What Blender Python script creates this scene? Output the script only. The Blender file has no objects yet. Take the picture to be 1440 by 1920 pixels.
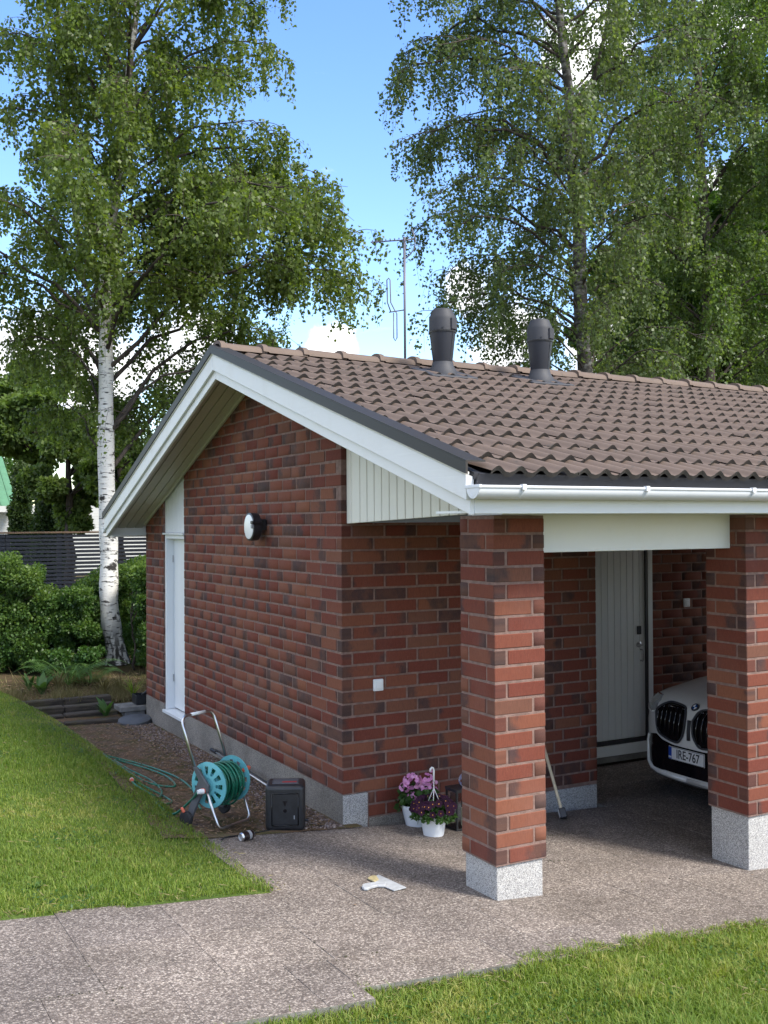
import bpy, bmesh, math, random
import numpy as np
from mathutils import Vector, Matrix
R=math.radians
random.seed(7); RNG=np.random.default_rng(7)
S=bpy.context.scene; COL=S.collection

# ------------------------------------------------------------------ camera
CAM=np.array([-3.636,-7.404,2.389]); YAW,PIT,ROL,FPX=.4977,.01046,-.00614,1947.6
FW=np.array([math.sin(YAW)*math.cos(PIT),math.cos(YAW)*math.cos(PIT),math.sin(PIT)])
_r=np.array([math.cos(YAW),-math.sin(YAW),0]); _u=np.cross(_r,FW)
RT=_r*math.cos(ROL)+_u*math.sin(ROL); UP=-_r*math.sin(ROL)+_u*math.cos(ROL)
cd=bpy.data.cameras.new('camera'); cam=bpy.data.objects.new('camera',cd); COL.objects.link(cam)
cam.matrix_world=Matrix(((RT[0],UP[0],-FW[0],CAM[0]),(RT[1],UP[1],-FW[1],CAM[1]),(RT[2],UP[2],-FW[2],CAM[2]),(0,0,0,1)))
cd.sensor_fit='AUTO'; cd.sensor_width=36; cd.lens=FPX/1920*36; cd.clip_start=.05; cd.clip_end=3000
S.camera=cam
def pj(P):                       # where a point of the place lands in the photograph (used only to rank bricks by size)
    d=np.asarray(P)-CAM; z=d@FW; return 720+FPX*(d@RT)/z, 960-FPX*(d@UP)/z, z

# ------------------------------------------------------------------ light
SUN_DIR=np.array([.352,-.60,.72]); SUN_DIR=SUN_DIR/np.linalg.norm(SUN_DIR)     # towards the sun
sd=bpy.data.lights.new('sun','SUN'); sd.energy=1.45; sd.angle=R(15); sd.color=(1,.945,.87)
sun=bpy.data.objects.new('sun',sd); COL.objects.link(sun)
sun.rotation_euler=Vector(SUN_DIR).to_track_quat('Z','Y').to_euler()
S.view_settings.view_transform='Standard'; S.view_settings.look='None'; S.view_settings.gamma=1
S.view_settings.use_curve_mapping=False; S.view_settings.exposure=2.16
S.cycles.max_bounces=8; S.cycles.diffuse_bounces=4; S.cycles.transparent_max_bounces=8; S.cycles.use_denoising=True

# ------------------------------------------------------------------ node helpers
class NT:
    def __init__(s,nt): s.nt=nt
    def n(s,t,ins=None,**kw):
        nd=s.nt.nodes.new(t)
        for k,v in kw.items(): setattr(nd,k,v)
        for k,v in (ins or {}).items():
            sk=nd.inputs[k]
            if hasattr(v,'is_linked'): s.nt.links.new(v,sk)
            else: sk.default_value=v
        return nd
    def m(s,op,a,b=0.,c=0.,clamp=False): return s.n('ShaderNodeMath',{0:a,1:b,2:c},operation=op,use_clamp=clamp).outputs[0]
    def mix(s,f,a,b,bt='MIX'):
        nd=s.nt.nodes.new('ShaderNodeMix'); nd.data_type='RGBA'; nd.blend_type=bt
        for i,v in ((0,f),(6,a),(7,b)):
            if hasattr(v,'is_linked'): s.nt.links.new(v,nd.inputs[i])
            else: nd.inputs[i].default_value=(v if i==0 else (tuple(v)+(1,))[:4])
        return nd.outputs[2]
    def sst(s,x,a,b): return s.n('ShaderNodeMapRange',{0:x,1:a,2:b,3:0.,4:1.},interpolation_type='SMOOTHSTEP').outputs[0]
    def noise(s,v,sc,det=3,ro=.55,dist=0): return s.n('ShaderNodeTexNoise',{'Vector':v,'Scale':sc,'Detail':det,'Roughness':ro,'Distortion':dist})
    def ramp(s,f,stops):
        nd=s.n('ShaderNodeValToRGB',{0:f}); e=nd.color_ramp.elements
        while len(e)<len(stops): e.new(.5)
        for x,(p,c) in zip(e,stops): x.position=p; x.color=tuple(c)+(1,)
        return nd.outputs[0]
    def vm(s,v,sc): return s.n('ShaderNodeVectorMath',{0:v,1:sc},operation='MULTIPLY').outputs[0]
def mat(name):
    m=bpy.data.materials.new(name); m.use_nodes=True; nt=m.node_tree; nt.nodes.clear()
    h=NT(nt); out=h.n('ShaderNodeOutputMaterial'); b=h.n('ShaderNodeBsdfPrincipled'); nt.links.new(b.outputs[0],out.inputs[0])
    h.b=b; h.out=out; h.m_=m
    h.obj=h.n('ShaderNodeTexCoord').outputs['Object']; h.pos=h.n('ShaderNodeNewGeometry').outputs['Position']
    return h
def setb(h,**k):
    nm={'col':'Base Color','rough':'Roughness','metal':'Metallic','spec':'Specular IOR Level','coat':'Coat Weight','nrm':'Normal','trans':'Transmission Weight','alpha':'Alpha','emi':'Emission Color','est':'Emission Strength'}
    for a,v in k.items():
        sk=h.b.inputs[nm[a]]
        if hasattr(v,'is_linked'): h.nt.links.new(v,sk)
        else: sk.default_value=(tuple(v)+(1,))[:4] if sk.type=='RGBA' else v
def bump(h,f,st,dist=.01): return h.n('ShaderNodeBump',{'Height':f,'Strength':st,'Distance':dist}).outputs[0]
M={}
def simple(name,col,rough=.6,var=.12,sc=8.,bmp=0.,bsc=60.,metal=0.,spec=.5,coat=0.,stretch=None,dirt=0.,dirtcol=(.1,.09,.07)):
    h=mat(name); v=h.pos if stretch is None else h.vm(h.pos,stretch)
    n=h.noise(v,sc,4).outputs[0]; c=h.mix(h.sst(n,.3,.7),[x*(1-var) for x in col],[min(1,x*(1+var)) for x in col])
    if dirt: c=h.mix(h.m('MULTIPLY',h.sst(h.noise(h.pos,3.1,5,.65).outputs[0],.5,.75),dirt),c,dirtcol)
    setb(h,col=c,rough=rough,metal=metal,spec=spec,coat=coat)
    if bmp: setb(h,nrm=bump(h,h.noise(v,bsc,4).outputs[0],bmp))
    M[name]=h.m_; return h

# ------------------------------------------------------------------ sky
W=bpy.data.worlds.new('World'); S.world=W; W.use_nodes=True; wn=W.node_tree; wn.nodes.clear(); w=NT(wn)
elev=math.asin(SUN_DIR[2]); az=math.atan2(SUN_DIR[0],SUN_DIR[1])
sky=w.n('ShaderNodeTexSky',sky_type='NISHITA',sun_disc=False,sun_elevation=elev,sun_rotation=az,altitude=80,air_density=1.15,dust_density=.5,ozone_density=2.2)
dirv=w.n('ShaderNodeTexCoord').outputs['Generated']
def ray(x,y): d=FW+RT*(x-720)/FPX-UP*(y-960)/FPX; return d/np.linalg.norm(d)
field=None
for (x,y,r) in ((618,650,75),(50,680,190),(340,660,150),(180,700,170),(870,540,100),(960,640,120),(1130,650,110),(1110,70,130),(1400,20,110),(1390,380,120),(1240,640,120),(-320,640,260),(1750,560,240),(-700,300,200)):
    d=ray(x,y); dt=w.n('ShaderNodeVectorMath',{0:dirv,1:tuple(d)},operation='DOT_PRODUCT').outputs['Value']
    a=w.m('ARCCOSINE',w.m('MINIMUM',dt,.999999)); f=w.m('SUBTRACT',1.,w.m('DIVIDE',a,r/FPX),clamp=True)
    field=f if field is None else w.m('MAXIMUM',field,f)
sep=w.n('ShaderNodeSeparateXYZ',{0:dirv}); zc=w.m('MAXIMUM',sep.outputs[2],.0)
plane=w.n('ShaderNodeCombineXYZ',{0:w.m('DIVIDE',sep.outputs[0],w.m('ADD',zc,.22)),1:w.m('DIVIDE',sep.outputs[1],w.m('ADD',zc,.22)),2:0.}).outputs[0]
wide=w.noise(plane,.9,6,.6).outputs[0]
behind=w.sst(w.n('ShaderNodeVectorMath',{0:dirv,1:tuple(FW)},operation='DOT_PRODUCT').outputs['Value'],.72,.45)   # elsewhere, out of view: clouds of the same kind, cover raised to add ambient light
field=w.m('MAXIMUM',field,w.m('MULTIPLY',w.sst(wide,.40,.60),behind))
nz=w.noise(dirv,16.,8,.62,.3).outputs[0]; nz2=w.noise(dirv,60.,5,.6).outputs[0]
cf=w.m('ADD',field,w.m('ADD',w.m('MULTIPLY',w.m('SUBTRACT',nz,.5),1.5),w.m('MULTIPLY',w.m('SUBTRACT',nz2,.5),.45)))
mask=w.m('MULTIPLY',w.sst(cf,.30,.62),w.sst(field,.0,.12))
wisp=w.noise(w.n('ShaderNodeVectorMath',{0:dirv,1:(5.,9.,24.)},operation='MULTIPLY').outputs[0],1.,8,.68,.8).outputs[0]
mask=w.m('MAXIMUM',mask,w.m('MULTIPLY',w.sst(wisp,.60,.80),.45))
SKYS=.100
hsv=w.n('ShaderNodeHueSaturation',{'Hue':.512,'Saturation':1.22,'Value':.81,'Color':sky.outputs[0]}).outputs[0]
ccol=w.mix(w.sst(nz,.35,.75),(3.6,3.7,3.9),(4.8,4.75,4.7))
bg=w.n('ShaderNodeBackground',{'Color':w.mix(mask,hsv,ccol),'Strength':SKYS})
wo=w.n('ShaderNodeOutputWorld'); wn.links.new(bg.outputs[0],wo.inputs[0])

# ------------------------------------------------------------------ materials
def brick_material():
    h=mat('brick')
    oi=h.n('ShaderNodeObjectInfo').outputs['Color']; at=h.n('ShaderNodeAttribute',attribute_name='bcol').outputs['Color']
    c=h.n('ShaderNodeVectorMath',{0:oi,1:at},operation='ADD').outputs[0]; s=h.n('ShaderNodeSeparateXYZ',{0:c}); r1,r2,r3=s.outputs
    uv=h.n('ShaderNodeUVMap',uv_map='uv').outputs[0]; us=h.n('ShaderNodeSeparateXYZ',{0:uv}); u,v=us.outputs[0],us.outputs[1]
    base=h.ramp(r2,[(0,(.138,.036,.024)),(.3,(.160,.046,.029)),(.6,(.180,.060,.036)),(.88,(.210,.080,.045)),(1,(.130,.058,.040))])
    nv=h.n('ShaderNodeCombineXYZ',{0:h.m('ADD',h.m('MULTIPLY',u,3.),h.m('MULTIPLY',r1,71.)),1:h.m('MULTIPLY',r2,53.),2:h.m('MULTIPLY',v,.8)}).outputs[0]
    fl=h.noise(nv,1.25,3,.55).outputs[0]
    reach=h.m('ADD',h.m('MULTIPLY',h.m('SUBTRACT',r3,.45),.95),h.m('MULTIPLY',h.sst(r3,.93,.97),.6))
    dk=h.sst(h.m('SUBTRACT',h.m('ADD',u,h.m('MULTIPLY',h.m('SUBTRACT',fl,.5),.55)),reach),.10,-.16)
    c1=h.mix(h.m('MULTIPLY',dk,.76),base,h.mix(h.sst(fl,.35,.65),(.040,.034,.037),(.085,.048,.038)))
    edge=h.m('MULTIPLY',h.sst(h.m('ABSOLUTE',h.m('SUBTRACT',u,.5)),.44,.50),h.m('MULTIPLY',r1,.6)); c1=h.mix(edge,c1,(.045,.035,.034))
    sv=h.n('ShaderNodeCombineXYZ',{0:h.m('ADD',h.m('MULTIPLY',u,46.),h.m('MULTIPLY',r1,91.)),1:h.m('MULTIPLY',v,2.2),2:h.m('MULTIPLY',r3,33.)}).outputs[0]
    st=h.noise(sv,1.,3,.6).outputs[0]; sp=h.noise(h.pos,260.,2,.7).outputs[0]
    c2=h.mix(h.m('MULTIPLY',h.sst(st,.35,.7),.45),c1,h.mix(1.,c1,(.62,.62,.64),'MULTIPLY'))
    c2=h.mix(h.m('MULTIPLY',h.sst(sp,.62,.72),.35),c2,(.33,.20,.15))
    big=h.noise(h.pos,1.7,4,.6).outputs[0]; c2=h.mix(h.m('MULTIPLY',h.sst(big,.5,.75),.10),c2,(.30,.19,.165))
    ao=h.m('ADD',h.m('MULTIPLY',st,.7),h.m('MULTIPLY',sp,.5))
    setb(h,col=c2,rough=.86,spec=.25,nrm=bump(h,ao,.35,.004)); M['brick']=h.m_
brick_material()
simple('mortar',(.20,.128,.106),.95,.2,22,.6,160,dirt=.25,dirtcol=(.16,.10,.085))
def speckle(name,stops,sc,rough=.75,bm=.25,jit=1.,dirt=0.,big=.18,extra=None):
    h=mat(name); vo=h.n('ShaderNodeTexVoronoi',{'Vector':h.pos,'Scale':sc,'Randomness':jit}); s=h.n('ShaderNodeSeparateColor',{0:vo.outputs['Color']})
    c=h.ramp(s.outputs[0],stops); n=h.noise(h.pos,1.3,5,.6).outputs[0]
    c=h.mix(h.m('MULTIPLY',h.sst(vo.outputs['Distance'],.42,.62),.55),c,(.075,.066,.058))
    c=h.mix(big,c,h.mix(1.,c,h.mix(h.sst(n,.3,.7),(.45,.43,.40),(1.25,1.22,1.18)),'MULTIPLY'))
    if dirt: c=h.mix(h.m('MULTIPLY',h.sst(h.noise(h.pos,2.3,6,.7).outputs[0],.46,.72),dirt),c,(.06,.046,.034))
    if extra: c=extra(h,c)
    setb(h,col=c,rough=rough,spec=.3,nrm=bump(h,h.m('SUBTRACT',1.,vo.outputs['Distance']),bm,.006)); M[name]=h.m_
def slabtone(h,c):
    r=h.n('ShaderNodeObjectInfo').outputs['Random']; c=h.mix(1.,c,h.mix(r,(.90,.90,.91),(1.08,1.07,1.05)),'MULTIPLY')
    st=h.noise(h.pos,.8,5,.7).outputs[0]; return h.mix(h.m('MULTIPLY',h.sst(st,.52,.70),.35),c,(.085,.070,.058))
speckle('aggregate',[(0,(.105,.086,.077)),(.25,(.165,.138,.124)),(.5,(.222,.187,.167)),(.75,(.295,.254,.228)),(1,(.46,.41,.365))],98,.8,.5,dirt=.34,big=.42,extra=slabtone)
speckle('granite',[(0,(.24,.24,.25)),(.3,(.41,.41,.41)),(.6,(.52,.52,.51)),(1,(.64,.63,.61))],200,.7,.18,big=.15)
speckle('plinth_render',[(0,(.17,.16,.15)),(.4,(.27,.25,.225)),(.7,(.33,.305,.27)),(1,(.41,.38,.34))],230,.9,.3,dirt=.35,big=.4)
def moss(h,c):
    n=h.noise(h.pos,3.6,6,.68).outputs[0]; n2=h.noise(h.vm(h.pos,(1.,1.,1.)),9.,5,.7).outputs[0]
    c=h.mix(h.m('MULTIPLY',h.sst(n2,.36,.56),.85),c,(.135,.085,.046)); c=h.mix(h.m('MULTIPLY',h.sst(n,.46,.60),.85),c,(.075,.066,.020)); return h.mix(h.m('MULTIPLY',h.sst(h.noise(h.pos,2.1,5,.7).outputs[0],.58,.68),.7),c,(.17,.075,.030))
speckle('gravel_ground',[(0,(.05,.036,.028)),(.3,(.10,.068,.05)),(.6,(.155,.108,.08)),(1,(.27,.20,.16))],75,.9,.6,big=.3,extra=moss)
def soil():
    h=mat('soil'); n=h.noise(h.pos,5.,7,.7).outputs[0]; n2=h.noise(h.pos,45.,4,.7).outputs[0]
    c=h.ramp(n,[(.25,(.035,.026,.016)),(.45,(.075,.052,.030)),(.6,(.06,.062,.02)),(.8,(.11,.08,.045))]); c=h.mix(h.m('MULTIPLY',h.sst(n2,.5,.75),.5),c,(.15,.10,.06))
    setb(h,col=c,rough=.95,spec=.15,nrm=bump(h,n2,.8,.02)); M['soil']=h.m_
soil()
def turf():
    h=mat('turf'); n=h.noise(h.pos,2.2,6,.65).outputs[0]; n2=h.noise(h.pos,60.,3,.7).outputs[0]
    c=h.ramp(n,[(.3,(.06,.10,.018)),(.5,(.09,.14,.025)),(.7,(.14,.15,.04))]); c=h.mix(h.sst(n2,.4,.7),c,(.03,.05,.012)); setb(h,col=c,rough=.9,spec=.15); M['turf']=h.m_
turf()
def leafmat(name,c0,c1,c2,trl=.35,rough=.45,tint=1.35):
    h=mat(name); a=h.n('ShaderNodeAttribute',attribute_name='rnd'); s=h.n('ShaderNodeSeparateColor',{0:a.outputs['Color']})
    c=h.ramp(s.outputs[0],[(0,c0),(.5,c1),(1,c2)])
    setb(h,col=c,rough=rough,spec=.4)
    tr=h.n('ShaderNodeBsdfTranslucent',{'Color':h.mix(1.,c,(tint,tint*1.05,.55),'MULTIPLY')}); mx=h.n('ShaderNodeMixShader',{0:trl,1:h.b.outputs[0],2:tr.outputs[0]})
    h.nt.links.new(mx.outputs[0],h.out.inputs[0]); M[name]=h.m_
leafmat('leaf_birch',(.080,.122,.028),(.122,.176,.042),(.20,.24,.072),.5)
leafmat('leaf_birch_grey',(.078,.116,.045),(.118,.166,.062),(.185,.225,.10),.5)
leafmat('leaf_maple',(.034,.080,.016),(.054,.115,.022),(.085,.155,.032),.42)
leafmat('leaf_pale',(.068,.118,.030),(.105,.165,.044),(.165,.22,.070),.48)
leafmat('leaf_shrub',(.034,.080,.018),(.055,.115,.024),(.125,.195,.040),.4)
leafmat('leaf_thuja',(.030,.055,.016),(.045,.080,.022),(.065,.10,.028))
leafmat('leaf_fern',(.05,.12,.03),(.08,.16,.045),(.11,.20,.06))
leafmat('leaf_pot',(.028,.075,.016),(.045,.105,.022),(.07,.14,.03))
leafmat('grass',(.10,.18,.022),(.195,.26,.042),(.36,.34,.11),.42,.6)
leafmat('moss_dark',(.03,.03,.014),(.045,.045,.02),(.07,.065,.03),.1,.9,1.)
leafmat('straw',(.13,.11,.04),(.19,.16,.065),(.26,.22,.10),.2,.7,1.)
leafmat('litter',(.10,.06,.03),(.20,.12,.065),(.34,.23,.15),.1,.8,1.)
leafmat('petal_pink',(.62,.20,.50),(.76,.32,.64),(.86,.50,.76),.3,.5,1.)
leafmat('petal_dark',(.014,.002,.012),(.024,.003,.020),(.036,.006,.030),.1,.95,1.)
leafmat('petal_yellow',(.50,.22,.02),(.65,.32,.03),(.75,.42,.08),.1,.6,1.)
leafmat('petal_blue',(.28,.30,.55),(.50,.52,.70),(.75,.75,.80),.2,.6,1.)
def bark_birch():
    h=mat('bark_birch'); a=h.noise(h.vm(h.pos,(7,7,42)),1.,4,.6).outputs[0]; b=h.noise(h.vm(h.pos,(3.2,3.2,5.5)),1.,5,.65).outputs[0]; s=h.noise(h.vm(h.pos,(20,20,160)),1.,3,.6).outputs[0]
    z=h.n('ShaderNodeSeparateXYZ',{0:h.pos}).outputs[2]
    c=h.mix(h.m('MULTIPLY',h.sst(s,.4,.7),.5),(.66,.65,.61),(.50,.47,.42))
    c=h.mix(h.sst(a,.575,.63),c,(.05,.046,.043))
    c=h.mix(h.sst(b,.575,.64),c,(.035,.032,.03))
    hi=h.sst(z,5.2,8.5); c=h.mix(h.m('MULTIPLY',hi,h.sst(h.noise(h.vm(h.pos,(5,5,9)),1.,4).outputs[0],.35,.6)),c,(.13,.105,.085))
    lo=h.sst(z,1.0,.35); c=h.mix(h.m('MULTIPLY',lo,h.sst(h.noise(h.vm(h.pos,(14,14,5)),1.,4).outputs[0],.42,.55)),c,(.05,.045,.04))
    setb(h,col=c,rough=.75,spec=.25,nrm=bump(h,h.m('ADD',a,b),.5,.02)); M['bark_birch']=h.m_
bark_birch()
def bark_grey():
    h=mat('bark_grey'); a=h.noise(h.vm(h.pos,(7,7,16)),1.,5,.65).outputs[0]; b=h.noise(h.vm(h.pos,(3,3,4)),1.,4,.6).outputs[0]
    c=h.ramp(a,[(.36,(.05,.045,.04)),(.5,(.15,.14,.125)),(.62,(.30,.29,.27)),(.75,(.42,.41,.38))]); c=h.mix(h.sst(b,.5,.62),c,(.07,.062,.052)); setb(h,col=c,rough=.85,spec=.2,nrm=bump(h,a,.6,.02)); M['bark_grey']=h.m_
bark_grey()
simple('bark_dark',(.055,.043,.034),.9,.5,14,.8,40,stretch=(1,1,.25)); simple('bark_twig',(.06,.045,.036),.85,.3)
def painted(name,col,axis,gap=0,rough=.5,dirt=.2):
    st=[26,26,26]; st[axis]=1.6
    h=mat(name); n=h.noise(h.vm(h.pos,tuple(st)),1.,4,.6,.6).outputs[0]; d=h.noise(h.pos,2.7,6,.7).outputs[0]
    c=h.mix(h.m('MULTIPLY',h.sst(d,.45,.75),dirt),col,(col[0]*.72,col[1]*.68,col[2]*.60)); c=h.mix(h.m('MULTIPLY',h.sst(n,.6,.75),.10),c,(col[0]*.7,col[1]*.7,col[2]*.68))
    setb(h,col=c,rough=rough,spec=.4,nrm=bump(h,n,.30,.006)); M[name]=h.m_
painted('paint_white',(.74,.75,.74),1,dirt=.22); painted('paint_white_x',(.74,.755,.75),0,dirt=.15); painted('paint_cream',(.70,.69,.62),2,dirt=.18)
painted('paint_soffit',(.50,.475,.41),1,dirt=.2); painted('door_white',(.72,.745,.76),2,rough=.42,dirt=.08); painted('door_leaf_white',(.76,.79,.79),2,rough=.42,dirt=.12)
def tile_material(name='roof_tile',col=(.128,.094,.074)):
    h=mat(name); r=h.n('ShaderNodeObjectInfo').outputs['Random']; n=h.noise(h.pos,4.,6,.65).outputs[0]; g=h.noise(h.pos,240.,3,.7).outputs[0]
    c=h.mix(h.m('MULTIPLY',h.sst(n,.35,.7),.55),col,(col[0]*.78,col[1]*.77,col[2]*.77)); c=h.mix(h.m('MULTIPLY',r,.40),c,(col[0]*1.3,col[1]*1.26,col[2]*1.22))
    c=h.mix(h.m('MULTIPLY',h.sst(g,.5,.75),.3),c,(.12,.09,.075))
    c=h.mix(h.m('MULTIPLY',h.sst(h.noise(h.pos,13.,5,.7).outputs[0],.58,.70),.65),c,(.06,.058,.048))
    setb(h,col=c,rough=.72,spec=.35,nrm=bump(h,g,.2,.003)); M[name]=h.m_
tile_material(); 
tile_material('tile_edge',(.045,.040,.035))  # darker end faces: lichen, plus the shade under each lap put into the colour
def metal(name,col,rough,metalv=.0,scr=.2):
    h=mat(name); n=h.noise(h.vm(h.pos,(9,2,60)),1.,4,.6).outputs[0]; n2=h.noise(h.pos,5.,5,.65).outputs[0]
    c=h.mix(h.m('MULTIPLY',h.sst(n,.5,.7),scr),col,[x*.75 for x in col]); c=h.mix(h.m('MULTIPLY',h.sst(n2,.5,.75),.25),c,[x*.7 for x in col])
    setb(h,col=c,rough=rough,metal=metalv,spec=.5); M[name]=h.m_
metal('gutter_white',(.70,.72,.75),.38); metal('flashing',(.021,.018,.015),.55,.0); metal('dark_sheet',(.035,.036,.042),.45)
metal('alu',(.62,.63,.65),.28,1.); metal('vent_body',(.014,.016,.024),.5,.0); metal('vent_cap',(.030,.032,.039),.65,.0); metal('vent_base',(.036,.038,.046),.65); metal('mast',(.13,.13,.16),.5,.5)
metal('car_paint',(.74,.74,.72),.22,.1,0.)
simple('black_plastic',(.018,.019,.022),.38,.25,20); simple('black_gloss',(.006,.006,.008),.12,0.,5); simple('rubber',(.025,.025,.027),.8,.2,30,.2)
simple('teal',(.13,.42,.47),.38,.12,12,dirt=.12); simple('hose_green',(.012,.14,.085),.32,.25,15); simple('orange_plastic',(.75,.16,.09),.4,.1); simple('grey_plastic',(.085,.09,.10),.5,.15)
simple('lamp_opal',(.78,.80,.80),.3,.03); simple('pot_white',(.72,.76,.80),.35,.05,4,dirt=.1); simple('switch_white',(.75,.77,.78),.3,.03)
simple('paint_spill',(.36,.375,.39),.6,.12,25,dirt=.3,dirtcol=(.33,.33,.32)); simple('yellow_paint',(.38,.32,.17),.6,.3,40); simple('pale_wood',(.70,.58,.38),.55,.15,9,stretch=(9,9,1)); simple('steel',(.45,.46,.48),.3,.1,metal=.8)
simple('concrete',(.17,.165,.155),.9,.25,9,.4,90,dirt=.5,dirtcol=(.07,.075,.04)); simple('kerb',(.15,.146,.130),.9,.3,12,.6,70,dirt=.45,dirtcol=(.10,.10,.06))
simple('sleeper',(.060,.048,.036),.9,.5,7,.8,40,stretch=(.6,6,6),dirt=.8,dirtcol=(.075,.068,.020)); simple('fence_dark',(.026,.028,.036),.6,.25,6,stretch=(.5,8,8)); simple('fence_cap',(.21,.13,.075),.7,.3,6,stretch=(.5,8,8))
simple('wax',(.78,.72,.52),.5,.03); simple('house_white',(.46,.47,.45),.7,.06,2); simple('house_green',(.085,.20,.105),.55,.12,2); simple('house_dark',(.06,.055,.055),.6,.1)
simple('can_red',(.02,.012,.014),.25,.1); simple('mark_grey',(.28,.29,.31),.5,.05); simple('red_print',(.40,.02,.02),.4,.05); simple('plate_white',(.72,.73,.74),.35,.03); simple('plate_blue',(.012,.06,.36),.35,.05); simple('ink',(.012,.012,.018),.5,.0); simple('emblem_blue',(.02,.09,.30),.2,.0); simple('soffit_dark',(.055,.052,.046),.8,.1)
def glassm(name,col,rough=.05):
    h=mat(name); setb(h,col=col,rough=rough,trans=1.,spec=.5); h.b.inputs['IOR'].default_value=1.12; M[name]=h.m_
glassm('clear_glass',(.8,.83,.83)); 
h=mat('headlight'); setb(h,col=(.33,.36,.39),rough=.12,metal=.3,coat=1.); M['headlight']=h.m_
h=mat('window_dark'); setb(h,col=(.03,.04,.05),rough=.06,spec=.8); M['window_dark']=h.m_

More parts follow.
